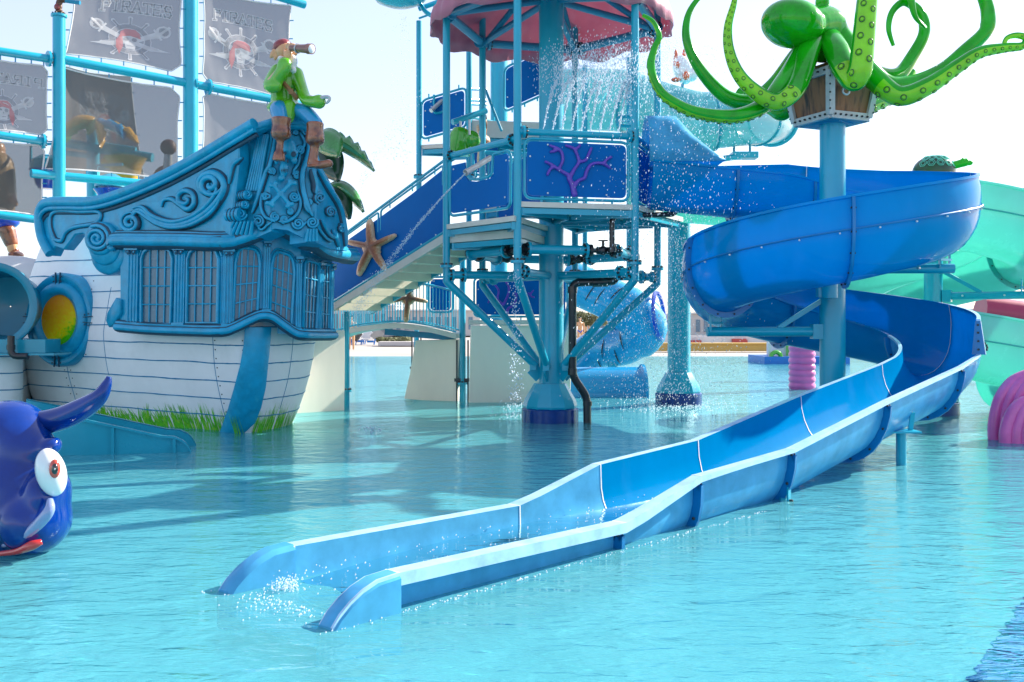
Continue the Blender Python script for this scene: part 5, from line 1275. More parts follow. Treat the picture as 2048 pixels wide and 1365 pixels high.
# roof frame and awning
zr = 6.3
for i, k in enumerate(order):
    k2 = order[(i + 1) % 6]; mb = MB(); a_, b_ = PP[k] + Vector((0, 0, zr)), PP[k2] + Vector((0, 0, zr)); tube(mb, [a_, b_], .07, 12)
    for f in (.07, .93): flang(mb, a_.lerp(b_, f), b_ - a_, .11)
    tube(mb, [a_, Vector((TX, TY, zr + .35))], .055, 10); tube(mb, [a_.lerp(Vector((TX, TY, zr)), .06), Vector((TX, TY, zr + .95))], .05, 10); mb.build('roof_beam', [M['steel_d'], M['bolt']], tw)
mb = MB(); n = 144; vs = []; fs = []; rings = [(.25, 7.8), (.6, 7.5), (1.05, 7.15), (1.4, 6.85), (1.7, 6.6), (1.84, 6.47), (1.88, 6.36), (1.89, 6.2)]
for ri, (r, z) in enumerate(rings):
    for j in range(n):
        a = 2 * pi * j / n; fl_ = .5 + .5 * cos(a * 12); f = (r / 1.89) ** 3
        rr = r * (1 + .010 * f * cos(a * 12 * 3)); zz_ = z - (.10 * fl_ if ri == len(rings) - 1 else (.05 * fl_ if ri == len(rings) - 2 else 0))
        vs.append((TX + rr * cos(a), TY + .1 + rr * sin(a) * .97, zz_))
for i in range(len(rings) - 1):
    for j in range(n): fs.append([i * n + j, i * n + (j + 1) % n, (i + 1) * n + (j + 1) % n, (i + 1) * n + j])
mb.add(vs, fs); o = mb.build('awning', M['pink'], tw, ang=60); md = o.modifiers.new('t', 'SOLIDIFY'); md.thickness = .015
# ---- things on the tower
wc = thing('water_cannon', 'grey barrel water cannon squirting a thin jet over the front left railing', 'water cannon', P(955, 345, 14.5))
mb = MB(); a_, b_ = P(931, 346, 14.45), P(981, 316, 14.75); tube(mb, [a_, b_], .042, 14); tube(mb, [a_, a_.lerp(b_, .06)], .05, 14); mb.build('barrel', M['metal'], wc)
mb = MB(); torus(mb, P(951, 347, 14.6), (1, .3, .2), .055, .012); tube(mb, [P(947, 345, 14.65), P(946, 308, 14.75)], .02, 8); mb.build('yoke', M['steel'], wc)
wc2 = thing('water_cannon', 'smaller grey water cannon on the upper rear landing rail', 'water cannon', P(874, 215, 17.8))
mb = MB(); tube(mb, [P(862, 222, 17.7), P(886, 200, 17.9)], .04, 12); mb.build('barrel', M['metal'], wc2)
mb = MB(); tube(mb, fillet([P(868, 190, 17.85), P(868, 228, 17.85), P(888, 224, 17.85), P(888, 188, 17.85)], .06, 3), .022, 8); mb.build('yoke', M['steel'], wc2)
mb = MB(); tube(mb, fillet([P(1262, 252, 16.0), P(1236, 252, 16.0), P(1234, 234, 16.0), P(1262, 233, 16.0)], .1, 4), .03, 8); tube(mb, [P(1246, 234, 16), P(1246, 251, 16)], .012, 6); tube(mb, [P(1234, 243, 16), P(1262, 243, 16)], .012, 6); mb.build('hoop_rail', M['steel'], tw)
bell = thing('bell_toy', 'lime green bell shaped bucket hanging behind the front left railing', 'water toy', P(925, 275, 16.0))
mb = MB(); ax = Vector((-.35, -.1, -1)).normalized(); lathe(mb, P(922, 256, 16.0), [(.02, 0), (.12, .02), (.155, .1), (.165, .25), (.2, .40), (.215, .44), (.18, .44)], 24, (-.15, -.1, -1)); ell(mb, P(944, 278, 15.95), (.13, .11, .15), Matrix.Rotation(-.7, 3, 'Y')); mb.build('body', M['limeb'], bell, remesh=.012, smooth_it=4)
mb = MB(); tube(mb, [P(921, 256, 16), P(921, 243, 16)], .02, 6); tube(mb, [P(939, 270, 15.8), P(939, 240, 15.8)], .018, 6); mb.build('hanger', M['metal'], bell)
def starfish(label, cpx, tips, pl, thick=.09, grp='starfish on the stair and bridge railings'):
    c = cpx; ts_ = [(atan2(-(y - c[1]), x - c[0]), math.hypot(x - c[0], y - c[1])) for x, y in tips]; ts_.sort()
    mb = MB(); N = 90; K = 9; vs = []; at = []
    def rad(a):
        best = 0
        for ta, tr in ts_:
            da = abs((a - ta + pi) % (2 * pi) - pi); x_ = da / (pi / 5)
            w0 = .30 * tr; v = tr * (1 if x_ < .06 else max(.36, .36 / max(x_ * 1.02 + .03, .36) ** .9 * 1.0 if x_ < 1.4 else 0))
            # arm as a tapered capsule
            if da < pi / 2:
                hw = .145; v = min(tr, hw * tr / max(sin(da), 1e-4) * (1 - .25 * min(1, 1))); v = max(v, .30 * tr)
            else: v = 0
            best = max(best, v)
        return best
    tipr = {}
    for i in range(K + 1):
        f = i / K
        for j in range(N):
            a = 2 * pi * j / N; r = rad(a) * f; x, y = c[0] + r * cos(a), c[1] - r * sin(a)
            h = thick * (1 - f ** 2.2) ** .6 * (1 - .35 * f * 0) + (.0)
            vs.append(pl.p3(x, y, .02 + h)); at.append(f)
    fs = [[i * N + j, i * N + (j + 1) % N, (i + 1) * N + (j + 1) % N, (i + 1) * N + j] for i in range(K) for j in range(N)]
    b0 = len(vs)
    for j in range(N): a = 2 * pi * j / N; r = rad(a); vs.append(pl.p3(c[0] + r * cos(a), c[1] - r * sin(a), 0)); at.append(1)
    fs += [[K * N + j, K * N + (j + 1) % N, b0 + (j + 1) % N, b0 + j] for j in range(N)] + [[b0 + j for j in range(N)][::-1]]
    mb.add(vs, fs); mb.attr = at; o = mb.build('starfish', M['star'], ang=70)
    md = o.modifiers.new('s', 'SMOOTH'); md.iterations = 2; return tag(o, label, 'starfish', grp)
# ---------------------------------------------------------------- stairs
st = thing('staircase', 'white and blue straight staircase with solid blue side panel climbing to the tower', 'stairs', (-2.2, 17, 0))
N0 = P(655, 622, 18.2); N1 = P(890, 476, 15.9); side = Vector((.72, .69, 0)) * .95
SPL = PL.ab(N0, N1)
mb = MB(); beam(mb, N0, N1, .06, .14); beam(mb, N0 + side, N1 + side, .06, .14, mi=1); tube(mb, [N0 + Vector((0, -.02, .09)), N1 + Vector((0, -.02, .09))], .03, 8, mi=1)
mb.build('stringer', [M['deck'], M['steel']], st, ang=30)
for k in range(9):
    f = (k + .6) / 9; a_ = N0.lerp(N1, f); mb = MB(); t = (N1 - N0); t.z = 0; t.normalize(); tr = t * .30
    z = a_.z - .02; vs = [a_ - tr * .5, a_ + tr * .5, a_ + tr * .5 + side, a_ - tr * .5 + side]
    lo = [Vector((v.x, v.y, z - .05)) for v in vs]; hi = [Vector((v.x, v.y, z)) for v in vs]
    mb.add(lo + hi, [[0, 1, 2, 3][::-1], [4, 5, 6, 7], [0, 1, 5, 4], [1, 2, 6, 5], [2, 3, 7, 6], [3, 0, 4, 7]])
    rz = [a_ + tr * .5, a_ + tr * .5 + side]; mb.add([Vector((rz[0].x, rz[0].y, z)), Vector((rz[1].x, rz[1].y, z)), Vector((rz[1].x, rz[1].y, z + .10)), Vector((rz[0].x, rz[0].y, z + .10))], [[0, 1, 2, 3]])
    mb.build('tread', M['cream'], st, ang=20)
mb = MB(); prism(mb, [(640, 545), (700, 478), (760, 436), (823, 390), (886, 340), (890, 470), (662, 608), (640, 618)], SPL, -.012, .012)
for k in range(8): x = 670 + k * 29; bolt(mb, SPL.p3(x, 600 - k * 18.5, .012), SPL.n, .015, .012, 1)
pn_ = mb.build('side_panel', [M['panel'], M['boltw']], st, ang=30)
prism_ = MB()
for a_, b_ in (((650, 502), (757, 425)), ((762, 421), (886, 331))):
    q = [SPL.p3(*a_, .0), SPL.p3(*b_, 0), SPL.p3(b_[0], b_[1] + 40, 0), SPL.p3(a_[0], a_[1] + 40, 0)]; tube(prism_, fillet([q[3], q[0], q[1], q[2]], .05, 3), .018, 8)
tube(prism_, [SPL.p3(640, 505, 0), SPL.p3(893, 318, 0)], .024, 8)
for k in range(5): x = 690 + k * 45; tube(prism_, [SPL.p3(x, 505 - (x - 640) * .74, 0), SPL.p3(x, 520 - (x - 640) * .74, 0)], .012, 6)
prism_.build('hand_rail', M['steel'], st, ang=60)
mb = MB(); bp_ = W(693, 815); tube(mb, [(bp_.x, bp_.y, -.3), (bp_.x, bp_.y, 1.75)], .055, 14); flang(mb, (bp_.x, bp_.y, .3), (0, 0, 1), .09); mb.build('post', [M['steel'], M['bolt']], st)
starfish('large brown starfish with pale rim fixed to the blue stair panel', (746, 495), [(741, 438), (794, 470), (773, 541), (717, 553), (691, 483)], PL(SPL.p + SPL.n * .03, SPL.n))
BRP = PL((X(820, 19.0), 19.0, 0), (-.1, -1, 0))
starfish('smaller orange starfish below the stairs hanging on the bridge railing', (816, 596), [(830, 560), (856, 604), (812, 646), (782, 604), (796, 564)], BRP, .07)
# ---------------------------------------------------------------- bridge with barred railing
bg_ = thing('footbridge', 'low arched white footbridge with thin blue barred railing under the stairs', 'bridge', (X(800, 19.4), 19.4, 0))
bp = spl([(655, 672), (700, 657), (754, 649), (801, 647), (859, 655), (912, 668)], 5)
for off, nm in ((0, 'deck'),):
    mb = MB(); A3 = [P(x, y, 19.3) for x, y in bp]; n = len(A3); vs = []
    for v in A3: vs += [v, v - Vector((0, 0, .10)), v + Vector((.1, 1.1, -.10)), v + Vector((.1, 1.1, 0))]
    fs = [[4 * i + j, 4 * i + (j + 1) % 4, 4 * i + 4 + (j + 1) % 4, 4 * i + 4 + j] for i in range(n - 1) for j in range(4)] + [[0, 3, 2, 1], [4 * n - 4, 4 * n - 3, 4 * n - 2, 4 * n - 1]]
    mb.add(vs, fs); mb.build('deck', M['deck'], bg_, ang=30)
for sd_, dd2 in ((0, 19.28), (1, 20.3)):
    mb = MB(); lo = [P(x, y - 4, dd2) if not sd_ else P(x, y - 4, 19.3) + Vector((.1, 1.0, 0)) for x, y in bp]; hi = [v + Vector((0, 0, .78)) for v in lo]
    tube(mb, lo, .018, 6); tube(mb, hi, .022, 6)
    pts = []; m_ = 46 if not sd_ else 40
    for i in range(m_): f = i / (m_ - 1) * (len(lo) - 1); k = min(int(f), len(lo) - 2); a_ = lo[k].lerp(lo[k + 1], f - k); tube(mb, [a_, a_ + Vector((0, 0, .78))], .009, 5, cap=False)
    mb.build('barred_railing', M['steel'], bg_, ang=60)
mb = MB(); beam(mb, P(770, 664, 19.7), P(912, 676, 19.7), .12, .12); mb.build('underbeam', M['steel_d'], bg_)
for (px, py, ztop) in ((833, 770, 1.5), (925, 803, 3.0)):
    q = W(px, py); mb = MB(); tube(mb, [(q.x, q.y, -.3), (q.x, q.y, ztop)], .06, 14); flang(mb, (q.x, q.y, .35), (0, 0, 1), .1); box(mb, (q.x + .11, q.y, .55), (.03, .08, 1.3), mi=1); box(mb, (q.x - .11, q.y, .55), (.03, .08, 1.3), mi=1); box(mb, (q.x, q.y, .42), (.32, .1, .06), mi=1); mb.build('post', [M['steel'], M['black']], bg_)
panel(bg_, P(855, 600, 19.8), P(908, 600, 19.8), 1.75, 2.45, in_=.02)
# ---------------------------------------------------------------- white wall panels in the water
def wall(label, outl, pl, t=.12):
    mb = MB(); prism(mb, outl, pl, -t, 0, chamfer=.01); o = mb.build('wall_panel', M['white'], ang=30); return tag(o, label, 'wall', 'white wall panels standing in the water')
wall('tall white wall panel right of the ship stern, beneath the staircase', [(560, 655), (690, 662), (689, 822), (560, 842)], PL.ab((X(590, 17.0), 17.0), (X(690, 17.6), 17.6)))
wall('flaring white wall panel under the footbridge end', [(831, 681), (920, 679), (916, 740), (913, 808), (808, 798), (820, 745)], PL.ab((X(820, 19.9), 19.9), (X(920, 19.5), 19.5)))
wp = wall('widest white wall panel behind the strut base under the coral railing', [(942, 651), (1145, 651), (1140, 812), (938, 812)], PL.ab((X(940, 19.2), 19.2), (X(1140, 19.4), 19.4)))
pf = thing('wall_railing', 'blue railing panel with purple coral relief standing on the widest white wall', 'railing', P(1010, 645, 19.3))
mb = MB(); box(mb, P(1040, 645, 19.9), (2.0, 1.3, .09)); mb.build('deck', M['deck'], pf)
m_, n_, l_, o_ = panel(pf, P(938, 640, 19.4), P(1145, 640, 19.5), 1.66, 2.42, cor=.1)
zq = lambda x, y: (660 + x / 4.266, 540 + y / 4.266)
def br2(*pts): return [(*zq(x, y), k) for x, y, k in pts]
coral(o_, PL.ab(P(938, 640, 19.35), P(1145, 640, 19.45)), [br2((1510, 380, .9), (1520, 330, .8), (1570, 300, .8), (1590, 230, .7), (1580, 200, .6)), br2((1480, 300, .8), (1520, 210, .8), (1525, 150, .7), (1500, 100, .7)), br2((1480, 300, .7), (1430, 250, .7), (1440, 180, .7), (1400, 120, .6)), br2((1350, 280, .6), (1370, 240, .6)), br2((1690, 200, .6), (1720, 230, .6), (1740, 235, .6)), br2((1715, 200, .6), (1735, 175, .5))], .035)
# ---------------------------------------------------------------- rear upper stair tower
rt = thing('stair_tower', 'rear blue stair landing tower behind the play tower with solid panels', 'play tower', (X(950, 18.2), 18.2, 0))
mb = MB(); c = P(998, 640, 20.4); lathe(mb, (c.x, c.y, -.3), [(.175, 0), (.175, 7.4)], 24); mb.build('column', M['steel'], rt)
RPp = {838: 18.0, 938: 17.7, 1170: 19.6, 1258: 19.0}
for px, dd2 in RPp.items():
    mb = MB(); q = P(px, 640, dd2); top = 7.0 if px < 900 else 6.6
    tube(mb, [(q.x, q.y, 3.3 if px < 900 else 2.4), (q.x, q.y, top)], .05, 12); flang(mb, (q.x, q.y, P(px, 355, dd2).z), (0, 0, 1), .1); mb.build('post', [M['steel'], M['bolt']], rt)
A1, A2, A3 = P(838, 640, 18.0), P(938, 640, 17.7), P(998, 640, 18.8)
deck(rt, [A1, A2, A3], 4.76); deck(rt, [A3, A2, P(1085, 640, 17.9), P(1090, 640, 19.5)], 5.15, .3)
panel(rt, A1, A2, 4.84, 5.55, slope=.2, in_=.05); mb = MB(); tube(mb, [A1 + Vector((0, 0, 5.62)), A2 + Vector((0, 0, 5.85))], .045, 10); tube(mb, [A1 + Vector((0, 0, 5.45)), A2 + Vector((0, 0, 5.68))], .02, 8); mb.build('hand_rail', M['steel'], rt)
panel(rt, P(1008, 640, 18.0), P(1092, 640, 17.6), 5.35, 6.15, slope=.25, in_=.0); panel(rt, A2, P(1000, 640, 18.2), 4.2, 5.2, slope=.0, in_=.02)
mb = MB()
for z in (5.3, 5.15, 5.0): tube(mb, [A2 + Vector((0, 0, z + .25)), P(975, 640, 18.4) + Vector((0, 0, z + .25 - 1.6 + 1.6 - 1.6))], .03, 8) if False else None
for y0 in (178, 200, 208): tube(mb, [P(938, y0, 17.7), P(972, y0 + 1, 18.2)], .03, 8)
tube(mb, [P(905, 245, 16.5), P(972, 222, 16.9)], .05, 10); tube(mb, [P(965, 165, 17.2), P(1003, 262, 16.8)], .022, 8)
mb.build('guard_rail', M['steel'], rt)
SF = PL((X(962, 17.3), 17.3, 0), (.75, -.6, 0))
starfish('tan starfish seen edge-on behind the tower post above the lime bell', (962, 285), [(968, 228), (975, 290), (957, 330), (950, 290), (955, 250)], PL((X(962, 17.0), 17.0, 0), (.5, -.85, 0)), .1)
dish = thing('drip_dish', 'shallow teal dish dripping water at the top edge left of the awning', 'water toy', P(800, 0, 17.5))
mb = MB(); lathe(mb, P(800, 14, 17.5), [(.02, 0), (.25, .03), (.42, .10), (.47, .17), (.44, .17), (.2, .08)], 28); mb.build('bowl', M['teal'], dish); mb = MB(); tube(mb, fillet([P(838, -20, 17.9), P(845, 22, 17.7), P(875, 38, 17.5)], .2), .04, 8); mb.build('bracket', M['steel'], dish)
# black supply pipes
bpp = thing('supply_pipe', 'thick black supply pipe dropping beside the tower column into the water', 'pipe', W(1176, 846))
mb = MB(); pts = [P(1232, 545, 15.2), P(1230, 563, 15.2), P(1145, 566, 15.3), P(1145, 752, 15.4), P(1174, 795, 15.45), P(1175, 860, 15.45)]; tube(mb, fillet(pts, .12, 5), .062, 14)
for a_, b_ in ((2, .05), (3, 0), (4, 0)): v = Vector(pts[a_]); 
for f in (.04, .92): v = Vector(pts[2]).lerp(Vector(pts[3]), f); tube(mb, [v, v + Vector((0, 0, -.1))], .072, 14)
tube(mb, [P(1215, 564, 15.2), P(1185, 565, 15.2)], .075, 12); tube(mb, [P(1205, 565, 15.2), P(1205, 540, 15.2)], .06, 12); tube(mb, [P(1175, 803, 15.45), P(1175, 812, 15.45)], .072, 14); mb.build('pipe', M['black'], bpp)
bp2 = thing('supply_pipe', 'thin black pipe bent under the deck toward the blue flume entry', 'pipe', P(1225, 500, 14.6))
mb = MB(); tube(mb, fillet([P(1224, 505, 14.6), P(1224, 433, 14.6), P(1352, 429, 15.0), P(1358, 395, 15.0)], .1, 5), .04, 12); tube(mb, [P(1352, 400, 15), P(1358, 425, 15)], .055, 10); tube(mb, [P(1224, 495, 14.6), P(1224, 505, 14.6)], .06); mb.build('pipe', M['black'], bp2)
# second round column with spray, right of the tower
c2 = thing('steel_column', 'pale blue round column with flared base standing in spray right of the tower', 'column', (X(1357, 18.95), 18.95, -.3))
mb = MB(); lathe(mb, (X(1358, 18.95), 18.95, -.3), [(.215, 0), (.215, 3.75)], 32); mb.build('shaft', M['steel'], c2); base_block(c2, X(1357, 18.95), 18.95, .44)
# ---------------------------------------------------------------- octopus on the treasure chest
ch = thing('treasure_chest', 'brown timber treasure chest with grey studded edges on top of the octopus column', 'chest', (CX, CY, P(1650, 235, CY).z))
q = lambda x, y: zo(x, y)
zb, zt_ = 4.30, 4.86
def rectp(h, z, rot=radians(-66), sx=1.0):
    out = []
    for a, b in ((-1, -1), (1, -1), (1, 1), (-1, 1)):
        v = Vector((a * h * sx, b * h * .92, 0)); v = Matrix.Rotation(rot, 3, 'Z') @ v; out.append(Vector((CX - .02 + v.x, CY + v.y, z)))
    return out
lo, hi = rectp(.345, zb), rectp(.43, zt_)
mb = MB(); mb.add(lo + hi, [[3, 2, 1, 0], [4, 5, 6, 7]] + [[i, (i + 1) % 4, 4 + (i + 1) % 4, 4 + i] for i in range(4)]); mb.build('timber', M['chestw'], ch, ang=20)
mb = MB()
for i in range(4):
    j = (i + 1) % 4; nn_ = ((lo[i] + lo[j]) / 2 - Vector((CX, CY, zb))); nn_.z = 0; nn_.normalize()
    beam(mb, lo[i], hi[i], .085, .085, nn_)
    for a_, b_ in ((lo[i], lo[j]), (hi[i], hi[j])):
        beam(mb, a_, b_, .07, .10)
        for k in range(7): bolt(mb, a_.lerp(b_, (k + .5) / 7) + nn_ * .035, nn_, .014, .03, 1)
    for k in range(5):
        bolt(mb, lo[i].lerp(hi[i], (k + .6) / 5.5) + (lo[i] - Vector((CX, CY, zb))).normalized() * .05, lo[i] - Vector((CX, CY, zb)), .014, .02, 1)
mid = (hi[1] + hi[2] + hi[0] * 0) / 2
mb.build('metal_edge', [M['chestm'], M['bolt']], ch, ang=30)
mb = MB(); v = P(1692, 182, 12.98); torus(mb, v, (.3, -1, .1), .05, .014, 18, 8); ell(mb, v + Vector((0, .02, .05)), (.035, .03, .035)); mb.build('ring_handle', M['metal'], ch)
mb = MB(); l2 = rectp(.42, zt_ + .02); h2 = [v + Vector((.02, .15, .30 if i > 1 else .16)) for i, v in enumerate(rectp(.30, zt_ + .02))]
mb.add(l2 + h2, [[4, 5, 6, 7]] + [[i, (i + 1) % 4, 4 + (i + 1) % 4, 4 + i] for i in range(4)]); mb.build('lid', M['chestw'], ch, ang=30)
mb = MB(); lathe(mb, (CX, CY, zb - .06), [(.28, 0), (.32, .04), (.30, .06)], 4); box(mb, (CX, CY, zb - .035), (.62, .56, .03), Matrix.Rotation(radians(-66), 3, 'Z')); mb.build('base_plate', M['steel_d'], ch)
oc = thing('octopus', 'glossy green octopus with dark spots and curling suckered tentacles sitting on the treasure chest', 'sculpture', (CX, CY, zt_))
def O(x, y, d=13.5): return P(*zo(x, y), d)
mb = MB()
rt_ = Matrix.Rotation(radians(18), 3, 'Y')
ell(mb, O(845, 125, 13.2), (.42, .42, .31), Matrix.Rotation(radians(12), 3, 'Y'), 24, 16)
blend(mb, [O(960, 130, 13.3), O(1030, 130, 13.5), O(1050, 200, 13.5)], [.22, .24, .20])
blend(mb, [O(1000, 60, 13.5), O(1050, 120, 13.5), O(1100, 200, 13.5)], [.12, .15, .15]); ell(mb, O(1000, 10, 13.45), (.1, .1, .1)); ell(mb, O(1010, 250, 13.55), (.28, .26, .2))
mb.build('body', M['octo'], oc, remesh=.022, smooth_it=8, sub=1)
def tent(pts, face, tw_=None, suck=True, s0=.3, r0=.115, r1=.02, lobes=True):
    """tapered tentacle; face = world direction the suckers look towards"""
    c = spl([(*O(x, y, d),) for x, y, d in pts], 9); c = [Vector(v) for v in c]; n = len(c); face = Vector(face)
    L_ = [0]
    for a_, b_ in zip(c[:-1], c[1:]): L_.append(L_[-1] + (b_ - a_).length)
    r0 *= 1.32; r1 *= 1.3; rr = [lerp(r0, r1, (l / L_[-1]) ** 1.25) for l in L_]
    vs = []; fs = []; ms = []; N = 18; fr = []
    for i in range(n):
        t = (c[min(i + 1, n - 1)] - c[max(i - 1, 0)]).normalized(); f = (face - t * face.dot(t)); f = f.normalized() if f.length > .05 else t.orthogonal().normalized(); s_ = t.cross(f); fr.append((t, f, s_))
        for j in range(N):
            a = 2 * pi * j / N; k = 1.0; ca = cos(a)
            if ca > .55: k = .93
            vs.append(c[i] + (f * ca * .92 * k + s_ * sin(a)) * rr[i])
    for i in range(n - 1):
        for j in range(N):
            fs.append([i * N + j, i * N + (j + 1) % N, (i + 1) * N + (j + 1) % N, (i + 1) * N + j]); ca = cos(2 * pi * (j + .5) / N); ms.append(1 if (ca > .35 and suck and L_[i] > L_[-1] * s0) else 0)
    fs.append(list(range(N))[::-1]); ms.append(0); fs.append([(n - 1) * N + j for j in range(N)]); ms.append(0)
    mb = MB(); mb.v = vs; mb.f = fs; mb.m = ms
    if suck:
        l = L_[-1] * (s0 + .02); sd_ = 1
        while l < L_[-1] * .93:
            i = max(k for k in range(n) if L_[k] <= l); u = (l - L_[i]) / max(1e-6, (L_[min(i + 1, n - 1)] - L_[i])); i2 = min(i + 1, n - 1)
            cc_ = c[i].lerp(c[i2], u); r = lerp(rr[i], rr[i2], u); t, f, s_ = fr[i]
            for sg in (-1, 1):
                nn_ = (f * .86 + s_ * sg * .5).normalized(); qq = cc_ + nn_ * r * .93 + t * (0 if sg > 0 else r * .5)
                torus(mb, qq, nn_, r * .27, r * .04, 14, 5, 2); ell(mb, qq, (r * .18, r * .18, r * .07), nn_.to_track_quat('Z', 'Y').to_matrix(), 10, 6, 1)
            l += r * 1.5
    return mb.build('tentacle', [M['octo'], M['octo_l'], M['sucker']], oc, ang=75)
tent([(970, 200, 13.4), (900, 280, 13.2), (800, 430, 12.9), (700, 545, 12.75), (550, 605, 12.6), (350, 588, 12.5), (205, 520, 12.4), (135, 440, 12.4), (108, 340, 12.4), (128, 250, 12.4), (152, 190, 12.4), (120, 115, 12.4), (65, 80, 12.4)], (0, .1, -1), s0=.2)
tent([(980, 200, 13.5), (880, 290, 13.6), (760, 440, 13.8), (640, 530, 13.9), (530, 520, 13.9), (440, 455, 13.9), (350, 340, 13.9), (295, 210, 13.9), (300, 90, 13.9), (350, 0, 13.9), (430, -60, 13.9)], (1, .4, .2), suck=False)
tent([(960, 210, 13.3), (930, 260, 13.1), (890, 400, 12.8), (840, 490, 12.6), (750, 530, 12.5), (640, 470, 12.5), (560, 380, 12.5), (515, 260, 12.5), (510, 140, 12.5), (540, 20, 12.5), (560, -80, 12.5)], (-.5, -.9, -.3), r0=.12, s0=.36)
tent([(1020, 190, 13.4), (1070, 260, 13.0), (1110, 350, 12.75), (1160, 415, 12.6), (1195, 370, 12.5), (1210, 250, 12.5), (1222, 120, 12.5), (1235, -30, 12.5), (1240, -140, 12.5)], (-.1, -1, .1), r0=.13, r1=.09, s0=.36)
tent([(1080, 190, 13.5), (1160, 290, 13.3), (1270, 410, 13.0), (1400, 500, 12.8), (1550, 450, 12.7), (1700, 350, 12.7), (1820, 275, 12.7), (1950, 250, 12.7), (2040, 240, 12.7), (2060, 200, 12.7), (2010, 185, 12.7), (1960, 200, 12.7), (1940, 245, 12.7)], (-.1, -.7, -.75), r0=.135, r1=.02)
tent([(1080, 180, 13.6), (1160, 260, 13.8), (1270, 380, 14.1), (1390, 390, 14.3), (1470, 290, 14.4), (1530, 170, 14.4), (1510, 70, 14.4), (1430, 12, 14.4), (1365, 60, 14.4), (1345, 150, 14.4), (1370, 240, 14.4)], (0, .5, 1), suck=False, r0=.12)
tent([(1100, 200, 13.6), (1300, 420, 13.7), (1450, 440, 13.8), (1620, 370, 13.9), (1750, 260, 13.9), (1850, 160, 13.9), (1860, 60, 13.9), (1830, -40, 13.9)], (.3, .2, 1), suck=False, r0=.12, r1=.07)
tent([(1150, 250, 13.9), (1160, 480, 14.1), (1180, 570, 14.3), (1260, 550, 14.5), (1400, 480, 14.8), (1460, 380, 15)], (0, -.6, -1), r0=.11, r1=.07)
tent([(940, 280, 13.9), (860, 460, 14.1), (800, 590, 14.2), (720, 560, 14.4), (560, 480, 14.6)], (0, 0, -1), r0=.11, r1=.06, suck=False)
tent([(1450, -120, 14.2), (1462, 0, 14.2), (1485, 90, 14.2), (1535, 145, 14.2)], (1, 0, 0), suck=False, r0=.06, r1=.015)
# ---------------------------------------------------------------- turtle and fish figures
tu = thing('turtle', 'green turtle figure with patterned shell above the upper rim of the mint slide', 'sculpture', P(1878, 337, 17.0))
mb = MB(); c = P(1868, 344, 17.0); ell(mb, c, (.36, .3, .28), Matrix.Rotation(-.05, 3, 'Y'), 20, 12); mb.build('shell', M['palm_d'], tu)
mb = MB()
for k in range(5):
    for row in (0, 1):
        a = -.85 + k * .42; e = .45 + row * .45; nn_ = Vector((sin(a) * cos(e) * 1.1, -cos(a) * cos(e), sin(e))).normalized(); v = c + Vector((nn_.x * .36, nn_.y * .3, nn_.z * .28)); qd = nn_.to_track_quat('Z', 'Y')
        for s_ in (.065, .038): tube(mb, [v + qd @ Vector((s_ * cos(2 * pi * i / 6), s_ * sin(2 * pi * i / 6), .002)) for i in range(6)], .006, 4, closed=True)
mb.build('shell_pattern', M['mint'], tu)
mb = MB(); blend(mb, [P(1888, 336, 16.9), P(1912, 330, 16.9), P(1930, 325, 16.9)], [.08, .07, .075]); ell(mb, P(1938, 326, 16.9), (.07, .06, .05)); ell(mb, P(1926, 319, 16.85), (.03, .03, .03)); mb.build('head', M['octo'], tu, remesh=.014, smooth_it=3)
fi = thing('koi_fish', 'white and orange jumping fish figure on a short pole above the clear slide', 'sculpture', P(1364, 190, 20))
mb = MB(); ell(mb, P(1366, 140, 20), (.20, .18, .30), Matrix.Rotation(-.3, 3, 'Y'), 18, 12); ell(mb, P(1382, 148, 20), (.16, .14, .16)); mb.build('body', M['eyew'], fi)
mb = MB(); ell(mb, P(1351, 118, 19.95), (.045, .05, .2), Matrix.Rotation(.06, 3, 'Y')); ell(mb, P(1368, 115, 20), (.04, .05, .17)); ell(mb, P(1352, 160, 19.85), (.10, .06, .05)); ell(mb, P(1372, 152, 19.8), (.07, .05, .09)); ell(mb, P(1355, 130, 19.85), (.05, .05, .07)); mb.build('fins', M['orange'], fi)
mb = MB(); tube(mb, [P(1365, 160, 20), P(1365, 184, 20)], .03, 8); lathe(mb, P(1365, 186, 20), [(.14, 0), (.14, .03)], 16); lathe(mb, P(1365, 212, 20), [(.3, 0), (.3, .25), (.05, .27)], 20); mb.build('pole', M['steel'], fi)
# ---------------------------------------------------------------- clear pale upper slide behind the spray
cs = thing('enclosed_slide', 'pale see-through turquoise tube slide high behind the spray right of the tower', 'water slide', P(1300, 250, 20.5))
cp = spl([P(1120, 200, 20.5), P(1190, 200, 20.3), P(1260, 205, 20.0), P(1330, 228, 19.7), P(1400, 245, 19.4), P(1470, 240, 19.5), P(1520, 238, 20.0), P(1545, 240, 20.8)], 6)
for i0_, i1_, r_ in ((0, 12, .62), (12, 26, .58), (26, 35, .52), (35, 42, .50)):
    mb = MB(); tube(mb, cp[i0_:i1_ + 1], r_, 28, cap=False); mb.build('tube_section', M['clear'] if i0_ < 30 else M['clear'], cs, ang=60)
    mb = MB(); v = Vector(cp[i0_]); t = Vector(cp[i0_ + 1]) - v; torus(mb, v, t, r_ + .02, .03, 30, 6); mb.build('flange', M['teal'], cs)
mb = MB(); v = Vector(cp[-1]); torus(mb, v, v - Vector(cp[-3]), .52, .05, 30, 6); mb.build('flange', M['teal'], cs)
mb = MB(); box(mb, P(1488, 312, 19.6), (.5, .3, .12)); tube(mb, [P(1468, 310, 19.6), P(1468, 278, 19.6)], .025); tube(mb, [P(1500, 310, 19.6), P(1500, 278, 19.6)], .025); tube(mb, [P(1488, 312, 19.6), P(1360, 330, 18.95)], .06); mb.build('bracket', M['steel'], cs)
